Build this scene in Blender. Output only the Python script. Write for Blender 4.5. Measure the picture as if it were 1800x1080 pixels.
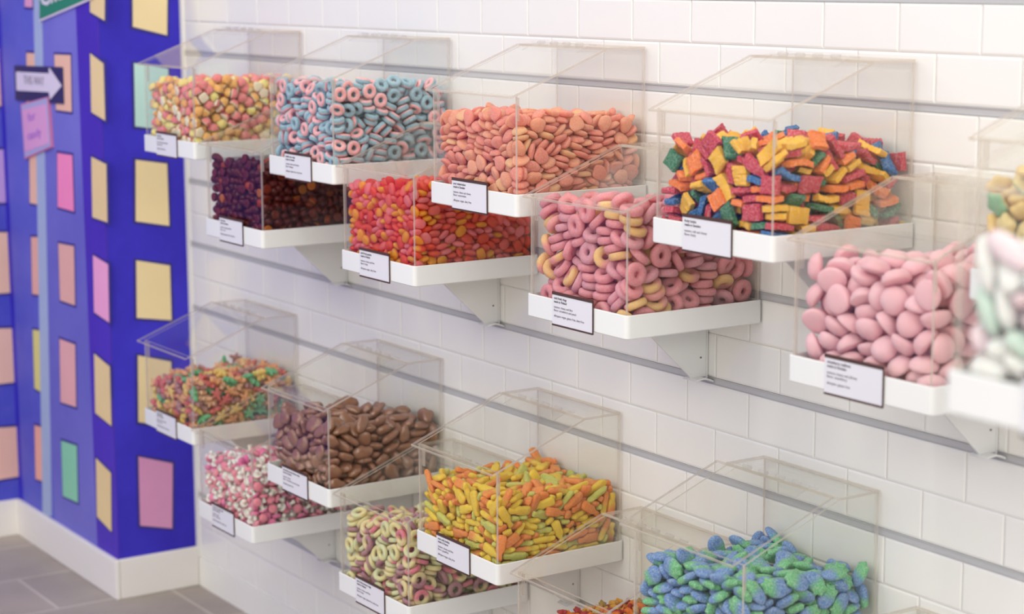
import bpy, bmesh, math, random
import numpy as np
from mathutils import Vector, Matrix, Quaternion, Euler
for o in list(bpy.data.objects): bpy.data.objects.remove(o, do_unlink=True)
SC = bpy.context.scene
COL = SC.collection
PI = math.pi
U = 0.2573                    # one bin width in metres
FLOOR = -3.48                 # floor level in bin widths below the reference level
def P(x, y, z): return Vector((x * U, y * U, (z - FLOOR) * U))

# ---------------------------------------------------------------- camera
def rot_axes(yaw, pitch, roll):
    cy, sy, cp, sp = math.cos(yaw), math.sin(yaw), math.cos(pitch), math.sin(pitch)
    f = Vector((-sy * cp, cy * cp, -sp)); r = Vector((cy, sy, 0)); u = r.cross(f)
    c, s = math.cos(roll), math.sin(roll)
    return c * r + s * u, -s * r + c * u, f
FPX = 3474.61
CR, CU, CF = rot_axes(math.radians(56.49925), math.radians(9.58505), math.radians(-.23035))
CP = Vector((7.384396, -7.502653, 2.237771))
cam = bpy.data.cameras.new('camera'); cam_o = bpy.data.objects.new('camera', cam); COL.objects.link(cam_o)
cam.sensor_width = 36; cam.lens = FPX / 1800 * 36
M = Matrix((CR, CU, -CF)).transposed().to_4x4(); M.translation = P(*CP)
cam_o.matrix_world = M
cam.dof.use_dof = True; cam.dof.focus_distance = 12.1 * U; cam.dof.aperture_fstop = 4.2
cam.clip_start = .05
SC.camera = cam_o

# ---------------------------------------------------------------- world, lamps, exposure
W = bpy.data.worlds.new('shop_ambient'); SC.world = W; W.use_nodes = True
bg = W.node_tree.nodes['Background']; bg.inputs['Color'].default_value = (1, .998, .938, 1); bg.inputs['Strength'].default_value = 1.42
def lamp(name, loc, target, size, watts, color=(1, .97, .93), size_y=None):
    l = bpy.data.lights.new(name, 'AREA'); l.energy = watts; l.size = size; l.color = color
    if size_y: l.shape = 'RECTANGLE'; l.size_y = size_y
    o = bpy.data.objects.new(name, l); COL.objects.link(o); o.location = loc
    o.rotation_euler = (Vector(target) - Vector(loc)).to_track_quat('-Z', 'Y').to_euler()
    return o
for x in (-2.5, -1.35, -.2, .95):
    lamp('ceiling_spot_lamp', (x, -1.5, 3.0), (x + .1, -.15, .9), .14, 4)
lamp('ceiling_panel_lamp', (-1.6, -3.8, 2.75), (-1.6, -.4, .8), 2.4, 17, (1, .995, .93), .9)
lamp('ceiling_panel_lamp', (1.2, -3.6, 2.75), (.3, -.4, .7), 1.6, 13, (1, .995, .93), .9)
lamp('ceiling_panel_lamp', (4.3, -2.2, 2.7), (-1.2, -.2, .6), 1.6, 44, (1, .995, .93), .9)
SC.view_settings.view_transform = 'Standard'; SC.view_settings.look = 'None'
SC.view_settings.gamma = 1; SC.view_settings.use_curve_mapping = False
SC.view_settings.exposure = -.1
cy = SC.cycles
cy.max_bounces = 10; cy.diffuse_bounces = 3; cy.glossy_bounces = 4; cy.transmission_bounces = 4; cy.transparent_max_bounces = 40
cy.caustics_reflective = False; cy.caustics_refractive = False
cy.sample_clamp_indirect = 4; cy.use_denoising = True

# ---------------------------------------------------------------- helpers
def lin(c): return tuple((v / 255 / 12.92 if v / 255 <= .04045 else ((v / 255 + .055) / 1.055) ** 2.4) for v in c) + (1,)
def new_obj(name, me, mats=(), parent=None, smooth=False):
    if isinstance(me, bmesh.types.BMesh):
        bm = me; me = bpy.data.meshes.new(name); bm.to_mesh(me); bm.free()
    if not me.materials:
        for m in (mats if isinstance(mats, (list, tuple)) else [mats]): me.materials.append(m)
    if smooth:
        me.polygons.foreach_set('use_smooth', [True] * len(me.polygons))
    o = bpy.data.objects.new(name, me); COL.objects.link(o)
    if parent: o.parent = parent
    return o
def tag(o, label=None, cat=None, group=None, kind=None):
    if label: o['label'] = label
    if cat: o['category'] = cat
    if group: o['group'] = group
    if kind: o['kind'] = kind
    return o
def add_box(bm, lo, hi, mi=0, bev=0.):
    lo, hi = Vector(lo), Vector(hi)
    v = [bm.verts.new((x, y, z)) for x in (lo.x, hi.x) for y in (lo.y, hi.y) for z in (lo.z, hi.z)]
    fs = [bm.faces.new([v[i] for i in q]) for q in ((0, 1, 3, 2), (4, 6, 7, 5), (0, 4, 5, 1), (2, 3, 7, 6), (0, 2, 6, 4), (1, 5, 7, 3))]
    for f in fs: f.material_index = mi
    if bev:
        es = list({e for f in fs for e in f.edges})
        bmesh.ops.bevel(bm, geom=es, offset=bev, segments=2, affect='EDGES', profile=.6)
    return fs
def box(lo, hi, mi=0, bev=0.):
    bm = bmesh.new(); add_box(bm, lo, hi, mi, bev); return bm
def add_prism(bm, poly, axis, a, b, face_mi=0, edge_mi=0):
    """extrude a closed polygon of 2-d points along axis (0 x, 1 y, 2 z) from a to b"""
    def mk(p, t):
        q = list(p); q.insert(axis, t); return bm.verts.new(q)
    A = [mk(p, a) for p in poly]; B = [mk(p, b) for p in poly]
    f1 = bm.faces.new(A); f2 = bm.faces.new(B[::-1]); f1.material_index = f2.material_index = face_mi
    n = len(poly)
    for i in range(n):
        f = bm.faces.new((A[i], B[i], B[(i + 1) % n], A[(i + 1) % n])); f.material_index = edge_mi
    bmesh.ops.recalc_face_normals(bm, faces=bm.faces[:])
    return bm
def add_cyl(bm, p, q, r, n=10, mi=0):
    p, q = Vector(p), Vector(q); d = (q - p).normalized(); s = d.orthogonal().normalized(); t = d.cross(s)
    A = [bm.verts.new(p + r * (math.cos(2 * PI * i / n) * s + math.sin(2 * PI * i / n) * t)) for i in range(n)]
    B = [bm.verts.new(q + r * (math.cos(2 * PI * i / n) * s + math.sin(2 * PI * i / n) * t)) for i in range(n)]
    bm.faces.new(A[::-1]).material_index = mi; bm.faces.new(B).material_index = mi
    for i in range(n): bm.faces.new((A[i], A[(i + 1) % n], B[(i + 1) % n], B[i])).material_index = mi
class N:
    """small node-tree writer"""
    def __init__(s, name):
        s.m = bpy.data.materials.new(name); s.m.use_nodes = True; s.t = s.m.node_tree; s.t.nodes.clear()
        s.out = s.n('ShaderNodeOutputMaterial')
    def n(s, typ, **kw):
        x = s.t.nodes.new(typ)
        for k, v in kw.items():
            if k[0] == '_': setattr(x, k[1:], v)
            else: s.put(x, k, v)
        return x
    def put(s, x, k, v):
        k = int(k[1:]) if k[0] == 'i' and k[1:].isdigit() else k.replace('_', ' ')
        i = x.inputs[k]
        if hasattr(v, 'is_output') or isinstance(v, bpy.types.NodeSocket): s.t.links.new(v, i)
        else: i.default_value = v
    def end(s, sock): s.t.links.new(sock, s.out.inputs['Surface']); return s.m
def bsdf(s, col, rough=.5, spec=.5, normal=None, **kw):
    p = s.n('ShaderNodeBsdfPrincipled', Base_Color=col, Roughness=rough, Specular_IOR_Level=spec)
    if normal is not None: s.put(p, 'Normal', normal)
    for k, v in kw.items(): s.put(p, k, v)
    return p
def plain(name, rgb, rough=.5, spec=.5, metal=0.):
    s = N(name); return s.end(bsdf(s, lin(rgb), rough, spec, Metallic=metal).outputs[0])
def coords(s, kind='Object', scale=1.):
    t = s.n('ShaderNodeTexCoord').outputs[kind]
    return s.n('ShaderNodeMapping', Vector=t, Scale=(scale,) * 3).outputs[0]

# ---------------------------------------------------------------- materials of the room
def mat_tile():
    s = N('white_glazed_tile')
    no = s.n('ShaderNodeTexNoise', Vector=coords(s, 'Object', 9.), Scale=1., Detail=2.)
    bp = s.n('ShaderNodeBump', Height=no.outputs[0], Strength=.06, Distance=.02)
    return s.end(bsdf(s, lin((240, 238, 236)), .16, .5, bp.outputs[0]).outputs[0])
def mat_floor():
    s = N('grey_floor_tile')
    t = s.n('ShaderNodeTexCoord').outputs['Object']
    mp = s.n('ShaderNodeMapping', Vector=t, Rotation=(0, 0, PI / 2), Location=(.205, -9.86 * U * 1.0, 0))
    br = s.n('ShaderNodeTexBrick', Vector=mp.outputs[0], Color1=lin((166, 155, 148)), Color2=lin((158, 148, 142)), Mortar=lin((192, 182, 173)), Scale=1., Mortar_Size=.004, Mortar_Smooth=.2, Brick_Width=.56, Row_Height=1.07 * U, _offset=.5)
    no = s.n('ShaderNodeTexNoise', Vector=t, Scale=3.5, Detail=6., Roughness=.6)
    mx = s.n('ShaderNodeMixRGB', _blend_type='OVERLAY', Fac=.35, Color1=br.outputs[0], Color2=no.outputs[0])
    return s.end(bsdf(s, mx.outputs[0], .55, .35).outputs[0])
def mat_paint(name, rgb, rgb2, scale=2.2, rough=.6):
    s = N(name)
    no = s.n('ShaderNodeTexNoise', Vector=coords(s, 'Object', 1.), Scale=scale, Detail=5., Roughness=.65)
    cr = s.n('ShaderNodeValToRGB', Fac=no.outputs[0]); e = cr.color_ramp.elements
    e[0].position, e[1].position = .32, .7; e[0].color, e[1].color = lin(rgb), lin(rgb2)
    return s.end(bsdf(s, cr.outputs[0], rough, .25).outputs[0])
def mat_clear(name, tint, diff, gloss_rough=.015, haze=0., refl=.02):
    """clear acrylic sheet: light goes straight through, with mirror reflections growing at grazing angles"""
    s = N(name)
    tr = s.n('ShaderNodeBsdfTransparent', Color=lin(tint))
    gl = s.n('ShaderNodeBsdfGlossy', Color=(1, 1, 1, 1), Roughness=gloss_rough)
    lw = s.n('ShaderNodeLayerWeight', Blend=.5).outputs['Facing']
    pw = s.n('ShaderNodeMath', _operation='POWER', i0=lw, i1=5.).outputs[0]
    fr = s.n('ShaderNodeMath', _operation='MULTIPLY_ADD', i0=pw, i1=.3, i2=refl)
    a = s.n('ShaderNodeMixShader', Fac=fr.outputs[0], i1=tr.outputs[0], i2=gl.outputs[0]).outputs[0]
    if haze:
        d = s.n('ShaderNodeBsdfDiffuse', Color=lin(diff)); tl = s.n('ShaderNodeBsdfTranslucent', Color=lin(diff))
        dd = s.n('ShaderNodeMixShader', Fac=.5, i1=d.outputs[0], i2=tl.outputs[0])
        a = s.n('ShaderNodeMixShader', Fac=haze, i1=a, i2=dd.outputs[0]).outputs[0]
    return s.end(a)
M_TILE = mat_tile(); M_FLOOR = mat_floor()
M_PLINTH = plain('white_painted_board', (238, 236, 234), .35)
M_SKIRT = plain('off_white_skirting_paint', (236, 231, 228), .5)
M_ALU = plain('satin_aluminium', (190, 189, 193), .55, .3, 0.)
M_GROUT = plain('pale_grout', (232, 229, 226), .8)
M_CLEAR = mat_clear('clear_acrylic', (254, 254, 253), (240, 240, 240), .02, .003)
M_EDGE = mat_clear('sawn_acrylic_edge', (244, 240, 235), (236, 228, 219), .25, .5)
M_HINGE = mat_clear('clear_hinge_plastic', (250, 249, 248), (240, 236, 232), .1, .22)
M_TRAY = plain('white_powder_coat', (234, 234, 235), .38, .4)
M_CARD = plain('white_card_paper', (222, 220, 230), .55, .3)
M_BAR = plain('dark_brown_print', (78, 55, 52), .6, .3)
M_INK = plain('grey_ink', (105, 96, 108), .7, .2)
M_BOLD = plain('dark_ink', (62, 54, 66), .7, .2)
M_STEEL = plain('screw_steel', (120, 118, 116), .4, .5, .8)


# ---------------------------------------------------------------- the room
XL, XR = -9.368, 4.6          # ends of the tiled wall (bin widths)
PY, XP = -.80, -12.0          # front of the blue pillar, its far corner
floor = new_obj('floor', box((-6.5, -8, -.05), (4.5, .3, 0)), M_FLOOR); tag(floor, 'grey rectangular floor tiles with pale seams', kind='structure')
bk = new_obj('wall_back', box(P(XL, .009, -3.48), P(XR, .5, 6.0)), M_GROUT); tag(bk, 'white glazed tile slatwall carrying the candy bins', kind='structure')
# tiles: rows between the aluminium slats, two rows to a panel, in running bond
SLATS = [(2.10, 1), (1.54, 1), (.958, 0), (.375, 1), (-.207, 1), (-.803, 1), (-1.39, 0), (-1.985, 1), (-2.588, 1)]
def tile_rows():
    zs = [z for z, _ in SLATS] + [-3.19]
    up = 2.10
    while up < 5.5: yield up, up + .292, up; up += .292
    for k in range(len(zs) - 1):
        hi, lo = zs[k], zs[k + 1]; m = (hi + lo) / 2
        yield m, hi, k; yield lo, m, k + .5
bm = bmesh.new(); rnd = random.Random(5)
for r, (z0, z1, key) in enumerate(sorted(tile_rows())):
    off = (-.25 if r % 2 else .025)
    a0 = z0 + (.022 if any(abs(z0 - s) < .01 and k for s, k in SLATS) else 0); a1 = z1 - (.022 if any(abs(z1 - s) < .01 and k for s, k in SLATS) else 0)
    x = off - .582 * 20
    while x < XR:
        l, q = max(x, XL), min(x + .582, XR)
        if q - l > .02:
            g, b = .0022, .012
            j = [rnd.uniform(-.0006, .0006) for _ in range(4)]
            o = [P(xx, .012, zz) for xx, zz in ((l + g, a0 + g), (q - g, a0 + g), (q - g, a1 - g), (l + g, a1 - g))]
            i_ = [P(xx, .0 + jj, zz) for (xx, zz), jj in zip(((l + g + b, a0 + g + b), (q - g - b, a0 + g + b), (q - g - b, a1 - g - b), (l + g + b, a1 - g - b)), j)]
            mid = [P(xx, .004, zz) for xx, zz in ((l + g, a0 + g), (q - g, a0 + g), (q - g, a1 - g), (l + g, a1 - g))]
            V = [[bm.verts.new(p) for p in L] for L in (o, mid, i_)]
            for A, B in zip(V, V[1:]):
                for k in range(4): bm.faces.new((A[k], A[(k + 1) % 4], B[(k + 1) % 4], B[k]))
            bm.faces.new(V[2])
        x += .582
new_obj('tile', bm, M_TILE, bk)
for z, k in SLATS:
    if not k: continue
    bm = bmesh.new()
    add_box(bm, P(XL + .005, .0035, z - .02), P(XR, .02, z + .02))
    add_box(bm, P(XL + .005, -.003, z + .0165), P(XR, .02, z + .021)); add_box(bm, P(XL + .005, -.003, z - .021), P(XR, .02, z - .0175))
    o = new_obj('trim_slat', bm, M_ALU); tag(o, 'grey aluminium slat channel between the white tiles', kind='structure')
plinth = new_obj('baseboard_back', box(P(XL, -.012, -3.48), P(XR, .06, -3.20)), M_PLINTH); tag(plinth, 'white board under the tiled wall', kind='structure')
stand = bpy.data.objects.new('display_stand', None); COL.objects.link(stand); stand.location = P(3.57, -2.0, -3.48)
tag(stand, 'white upright stand holding the blurred nearest bin', 'stand')
for x in (3.32, 3.82):
    new_obj('upright', box(P(x - .03, -2.03, -3.48) - stand.location, P(x + .03, -1.97, 1.2) - stand.location), M_PLINTH, stand)
new_obj('foot_plate', box(P(3.1, -2.5, -3.48) - stand.location, P(4.04, -1.6, -3.45) - stand.location), M_PLINTH, stand)

# painted city mural on the pillar and on the wall beside it
M_ROYAL = mat_paint('royal_blue_paint', (50, 36, 176), (66, 58, 208))
M_INDIGO = mat_paint('indigo_paint', (70, 44, 172), (86, 58, 196), 1.2)
M_PERI = mat_paint('periwinkle_paint', (108, 104, 196), (128, 124, 212), 1.6)
M_BLUE2 = mat_paint('mid_blue_paint', (82, 84, 196), (108, 110, 208), 3.)
M_LEFT = mat_paint('left_blue_paint', (66, 72, 196), (100, 100, 206), 3.)
M_OUT = plain('dark_blue_outline_paint', (52, 46, 130), .6)
pillar = new_obj('wall_pillar', box(P(XP, PY, -3.48), P(XL, .5, 6.0)), M_ROYAL); tag(pillar, 'blue pillar painted with a city of lit windows', kind='structure')
wl = new_obj('wall_left', box(P(XP - .6, -26, -3.48), P(XP, PY, 6.0)), M_LEFT); tag(wl, 'blue mural wall at the left with painted windows', kind='structure')
def ray(u, v): return CR * ((u - 900) / FPX) + CU * ((540 - v) / FPX) + CF
def hit(u, v, plane):
    """where the sight line through a pixel of the photograph meets a mural plane (measured once, used as plain coordinates)"""
    ax, val = plane; d = ray(u, v); t = (val - CP[ax]) / d[ax]; q = CP + t * d
    return q
SIDE, FRONT, LEFT = (0, XL), (1, PY), (0, XP)
def slabq(name, pts, plane, mats, parent, lift=.004, thick=.004, outline=.0):
    """a thin painted shape: corner points in bin widths on the plane"""
    ax = plane[0]; sgn = 1 if ax == 0 else -1
    off = Vector((sgn, 0, 0)) if ax == 0 else Vector((0, sgn, 0))
    bm = bmesh.new(); c = sum(pts, Vector()) / len(pts)
    def lay(L, a, b, mi):
        A = [bm.verts.new(P(*(p + off * a))) for p in L]; B = [bm.verts.new(P(*(p + off * b))) for p in L]
        bm.faces.new(B).material_index = mi
        for i in range(len(L)): bm.faces.new((A[i], A[(i + 1) % len(L)], B[(i + 1) % len(L)], B[i])).material_index = mi
    lay(pts, -.01, lift, 0)
    if outline:
        big = []
        for p in pts:
            d = p - c; d = Vector([dd + math.copysign(outline, dd) if abs(dd) > 1e-3 else 0 for dd in d]); big.append(c + d)
        lay(big, -.01, lift * .6, 1)
    bmesh.ops.recalc_face_normals(bm, faces=bm.faces[:])
    return new_obj(name, bm, mats, parent)
def quad_px(px, plane): return [hit(u, v, plane) for u, v in px]
zt, zb = 5.9, -3.12
def strip(u0, u1, mat, lift):
    x0, x1 = hit(u0[0], u0[1], FRONT).x, min(XL + .004, hit(u1[0], u1[1], FRONT).x)
    return slabq('painted_facade', [Vector((x0, PY, zb)), Vector((x1, PY, zb)), Vector((x1, PY, zt)), Vector((x0, PY, zt))], FRONT, mat, pillar, lift)
strip((145, 300), (230, 300), M_INDIGO, .003); tag(pillar.children[-1], 'indigo painted side of the tall building')
pf = strip((78, 500), (146, 300), M_PERI, .0025); pf['label'] = 'pale violet painted building front'
pf = strip((33, 700), (79, 500), M_BLUE2, .002); pf['label'] = 'mid blue painted building'
PAINTS = {}
def paint(rgb):
    if rgb not in PAINTS: PAINTS[rgb] = mat_paint('window_paint_%d' % (len(PAINTS) + 1), rgb, tuple(min(255, c + 7) for c in rgb), 4.)
    return PAINTS[rgb]
YEL, PEA, PINK, HOT, MINT, GRN, LAV, LEM, GOLD = (240, 218, 168), (240, 190, 165), (226, 158, 196), (250, 140, 190), (190, 226, 218), (140, 206, 172), (196, 158, 220), (226, 214, 130), (232, 204, 152)
def win(px, plane, rgb, parent, nm):
    o = slabq('painted_window', quad_px(px, plane), plane, [paint(rgb), M_OUT], parent, .009, outline=.022); o['label'] = nm + ' painted window'
for px, c, nm in [
    ([(233, 47), (293, 62), (294, -60), (232, -75)], YEL, 'cream'), ([(237, 222), (297, 229), (295, 121), (235, 111)], MINT, 'mint'),
    ([(238, 389), (297, 397), (293, 288), (238, 281)], YEL, 'cream'), ([(240, 559), (301, 563), (298, 467), (239, 458)], YEL, 'cream'),
    ([(243, 742), (303, 752), (300, 636), (242, 625)], YEL, 'cream'), ([(246, 924), (302, 929), (303, 815), (243, 803)], (214, 148, 190), 'rose pink')]:
    win(px, SIDE, c, pillar, nm)
for px, c, nm in [
    ([(160, 21), (185, 36), (186, -75), (159, -90)], GOLD, 'golden'), ([(162, 197), (186, 212), (183, 112), (160, 94)], GOLD, 'golden'),
    ([(164, 382), (190, 391), (188, 289), (162, 276)], GOLD, 'golden'), ([(167, 549), (193, 567), (191, 465), (165, 449)], (240, 164, 208), 'pink'),
    ([(169, 726), (197, 749), (194, 645), (167, 622)], GOLD, 'golden'), ([(172, 908), (197, 935), (196, 832), (170, 806)], GOLD, 'golden'),
    ([(100, 193), (127, 197), (125, 97), (97, 96)], PEA, 'peach'), ([(103, 364), (131, 372), (128, 273), (102, 269)], HOT, 'hot pink'),
    ([(107, 528), (133, 537), (131, 433), (104, 428)], (232, 176, 166), 'dusky peach'), ([(108, 707), (135, 716), (133, 606), (106, 596)], (232, 172, 172), 'rosy peach'),
    ([(112, 872), (138, 884), (136, 784), (109, 775)], GRN, 'green'), ([(48, 196), (66, 196), (64, 94), (48, 93)], PEA, 'peach'),
    ([(54, 357), (69, 360), (68, 272), (53, 266)], PEA, 'peach'), ([(58, 517), (73, 519), (72, 417), (56, 417)], (236, 176, 160), 'peach'),
    ([(62, 683), (75, 690), (73, 582), (59, 580)], LEM, 'lemon'), ([(64, 842), (78, 847), (77, 752), (62, 748)], (240, 172, 154), 'salmon'),
    ([(45, 12), (58, 13), (58, -60), (44, -62)], PINK, 'pink')]:
    win(px, FRONT, c, pillar, nm)
for px, c, nm in [
    ([(-40, 16), (17, 13), (17, -70), (-40, -68)], PEA, 'peach'), ([(-40, 187), (22, 186), (21, 86), (-40, 83)], PEA, 'peach'), ([(-40, 359), (25, 355), (23, 263), (-40, 263)], LAV, 'lavender'),
    ([(-40, 519), (29, 514), (27, 409), (-40, 408)], (240, 194, 172), 'peach'), ([(-40, 680), (34, 671), (31, 577), (-40, 579)], (240, 194, 176), 'pale peach'), ([(-40, 850), (37, 837), (35, 750), (-40, 755)], (240, 190, 172), 'peach')]:
    win(px, LEFT, c, wl, nm)
M_POLE = mat_paint('pale_blue_pole_paint', (158, 172, 212), (176, 190, 220), 2.)
pole = slabq('painted_pole', quad_px([(77, 905), (92, 908), (73, -60), (60, -60)], FRONT), FRONT, M_POLE, pillar, .012); pole['label'] = 'pale blue painted street pole'
M_NAVY = plain('navy_sign_paint', (52, 44, 92), .6); M_ARROW = plain('pale_lilac_paint', (228, 216, 232), .6)
sg = slabq('painted_sign', quad_px([(30, 176), (115, 183), (113, 118), (28, 115)], FRONT), FRONT, M_NAVY, pillar, .018); sg['label'] = 'navy one way style sign with a white arrow'
ar = slabq('painted_arrow', quad_px([(33, 159), (90, 162), (92, 175), (112, 151), (90, 119), (90, 129), (32, 126)], FRONT), FRONT, M_ARROW, sg, .023)
M_LILAC = plain('lilac_frame_paint', (178, 172, 216), .6); M_RED = plain('rose_outline_paint', (206, 120, 168), .6); M_PK = mat_paint('sign_pink_paint', (222, 158, 208), (232, 170, 214))
s2 = slabq('painted_sign', quad_px([(48, 280), (95, 259), (89, 170), (41, 183)], FRONT), FRONT, M_RED, pillar, .028); s2['label'] = 'pink tilted sign reading for candy'
a = slabq('painted_border', quad_px([(49, 277), (94, 257), (88, 172), (43, 185)], FRONT), FRONT, M_LILAC, s2, .031)
a = slabq('painted_panel', quad_px([(50, 267), (91, 252), (86, 183), (45, 193)], FRONT), FRONT, M_PK, s2, .034)
M_GREEN = plain('street_sign_green_paint', (44, 134, 98), .5)
s3 = slabq('painted_sign', quad_px([(73, 38), (167, -2), (167, -62), (73, -44)], FRONT), FRONT, M_ARROW, pillar, .022); s3['label'] = 'green street name sign with white edge'
a = slabq('painted_panel', quad_px([(74, 34), (165, -5), (165, -60), (74, -42)], FRONT), FRONT, M_GREEN, s3, .026)
def text_mesh(name, body, mat, parent, height, matrix, bold=0., align='LEFT', width=None, ex=0.0003):
    c = bpy.data.curves.new(name, 'FONT'); c.body = body; c.size = 1.; c.align_x = align; c.offset = bold; c.extrude = ex / height; c.resolution_u = 2
    t = bpy.data.objects.new(name, c); COL.objects.link(t)
    me = bpy.data.meshes.new_from_object(t.evaluated_get(bpy.context.evaluated_depsgraph_get()))
    bpy.data.objects.remove(t, do_unlink=True); bpy.data.curves.remove(c)
    xs = [v.co.x for v in me.vertices]; sx = height
    if width: sx = width / (max(xs) - min(xs)) if xs else height
    me.transform(Matrix.Diagonal((sx, height, height, 1)))
    me.materials.clear(); o = new_obj(name, me, mat, parent); o.matrix_world = matrix
    return o
def mural_text(body, a, b, h_px, mat, parent, lift, bold=0.):
    """text from pixel a to pixel b along its base line on the pillar front"""
    p, q = hit(*a, FRONT), hit(*b, FRONT); d = (q - p); x = d.normalized(); n = Vector((0, -1, 0)); y = n.cross(x)
    top = hit(a[0], a[1] - h_px, FRONT); h = (top - p).length * U
    m = Matrix((x, y, n)).transposed().to_4x4(); m.translation = P(*(p + n * lift))
    return text_mesh('lettering', body, mat, parent, h * 1.38, m, bold, 'LEFT', d.length * U)
mural_text('THIS WAY', (46, 147), (82, 150), 15, plain('grey_lilac_lettering', (150, 138, 160), .6), sg, .025)
M_VIO = plain('violet_lettering', (176, 118, 208), .6)
mural_text('for', (56, 214), (69, 209), 15, M_VIO, s2, .036, .01); mural_text('candy', (55, 246), (79, 238), 15, M_VIO, s2, .036, .01)
mural_text('Church', (77, 12), (150, -16), 34, M_ARROW, s3, .028, .02)
# skirting boards along the mural
for nm, lo, hi, lb in (('baseboard_left', (XP, -26, -3.48), (XP + .05, PY, -3.1), 'white skirting at the foot of the left mural wall'),
                   ('baseboard_pillar', (XP, PY - .05, -3.48), (XL + .05, PY, -3.1), 'white skirting across the front of the blue pillar'),
                   ('baseboard_side', (XL, PY, -3.48), (XL + .05, -.012, -3.1), 'white skirting along the side of the blue pillar')):
    tag(new_obj(nm, box(P(*lo), P(*hi), 0, .004), M_SKIRT), lb, kind='structure')
tr = new_obj('trim_corner', box(P(XL, -.02, -3.2), P(XL + .06, .03, 6.0), 0, .002), M_PLINTH); tag(tr, 'white strip where the tiles meet the blue pillar', kind='structure')

# ---------------------------------------------------------------- the acrylic bins (local coordinates in bin widths, origin at the tray's back left foot)
T = .0155; TH = .137; DEP = .995
def L(x, y, z): return Vector((x * U, y * U, z * U))
def rrect(x0, y0, x1, y1, r, n=5):
    pts = []
    for cx, cy, a in ((x1 - r, y0 + r, -90), (x1 - r, y1 - r, 0), (x0 + r, y1 - r, 90), (x0 + r, y0 + r, 180)):
        for i in range(n + 1):
            t = math.radians(a + 90 * i / n); pts.append((cx + r * math.cos(t), cy + r * math.sin(t)))
    return pts
def tray_mesh():
    bm = bmesh.new(); n = 24
    def loop(ins, z, r): return [bm.verts.new(L(x, y, z)) for x, y in rrect(ins, -DEP + ins, 1 - ins, -.004 - ins, r)]
    loops = [loop(.006, 0, .024), loop(.0, .006, .03), loop(0, TH - .003, .03), loop(.003, TH, .027), loop(.011, TH, .02), loop(.013, TH - .003, .018), loop(.013, .014, .018)]
    for A, B in zip(loops, loops[1:]):
        for i in range(len(A)): bm.faces.new((A[i], A[(i + 1) % len(A)], B[(i + 1) % len(A)], B[i]))
    bm.faces.new(loops[0][::-1]); bm.faces.new(loops[-1])
    return bm
HF, HT, YF, YH = .726, .994, -1.021, -.315       # lid: height at its front lip, at the hinge; their depths
SLOPE = (HT - HF) / (YH - YF)
def lid_under(y): return HF + (y - YF) * SLOPE - T * 1.08
def scaled(bm):
    for v in bm.verts: v.co *= U
    return bm
def side_mesh(x):
    bm = bmesh.new()
    add_prism(bm, [(-.975, .016), (-.975, lid_under(-.975) - .001), (YH, HT - T - .001), (-.02, HT - T - .001), (-.02, .016)], 0, x, x + T, 0, 1)
    return scaled(bm)
def plate(x0, x1, y0, y1, z0, z1, thin):
    """sheet whose thin direction is axis `thin`; its narrow faces carry the sawn-edge material"""
    bm = bmesh.new(); fs = add_box(bm, (x0, y0, z0), (x1, y1, z1)); bm.normal_update()
    for f in fs:
        if abs(f.normal[thin]) < .5: f.material_index = 1
    return scaled(bm)
def lid_mesh(dx):
    bm = bmesh.new(); e = .001
    add_prism(bm, [(YF, HF - T * 1.08 + e), (YF - .004, HF - .004), (YF, HF), (YH - .004, HT), (YH - .004, HT - T * 1.08 + e)], 0, .006 + dx, .994 + dx, 0, 1)
    bm.normal_update()
    for f in bm.faces:
        n = f.normal
        if abs(n.x) > .9: f.material_index = 1
        elif abs(n.z) > .8: f.material_index = 0
        else: f.material_index = 1
    return scaled(bm)
def hinge_mesh(dx):
    bm = bmesh.new(); h = .006
    a, b = .17 + dx, .80 + dx
    add_prism(bm, [(YH - .10, HT - .10 * SLOPE + .001), (YH - .10, HT - .10 * SLOPE + h), (YH - .012, HT + h), (YH - .012, HT + .001)], 0, a + .03, b, 1, 0)
    add_box(bm, (a, YH + .012, HT + .001), (b - .03, YH + .085, HT + h))
    n = 9; w = (b - a) / n
    for i in range(n):
        add_cyl(bm, (a + i * w + .003, YH, HT + .013), (a + (i + 1) * w - .003, YH, HT + .013), .012, 10, i % 2)
    add_cyl(bm, (b, YH, HT + .013), (b + .07, YH, HT + .013), .006, 8, 1)
    return scaled(bm)
def bracket_mesh():
    bm = bmesh.new()
    add_prism(bm, [(-.02, -.001), (-.56, -.001), (-.13, -.40), (-.02, -.40)], 0, .49, .502)
    add_box(bm, (.43, -.018, -.415), (.502, -.004, -.001)); add_box(bm, (.40, -.6, -.010), (.60, -.02, -.0005))
    add_prism(bm, [(-.15, -.41), (-.13, -.40), (-.07, -.395), (-.03, -.408), (-.004, -.42), (-.004, -.43), (-.03, -.418), (-.07, -.405), (-.13, -.41)], 0, .44, .56)
    return scaled(bm)
def screw_mesh(z):
    bm = bmesh.new(); add_cyl(bm, L(.505, -.06, z), L(.501, -.06, z), .006 * U, 10); return bm
SH = {}
def shared(key, fn, mats, smooth=False):
    if key not in SH:
        bm = fn(); me = bpy.data.meshes.new(key); bm.to_mesh(me); bm.free()
        for m in mats: me.materials.append(m)
        if smooth: me.polygons.foreach_set('use_smooth', [True] * len(me.polygons)); me.set_sharp_from_angle(angle=.6)
        SH[key] = me
    return SH[key]
CL = [M_CLEAR, M_EDGE]
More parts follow.
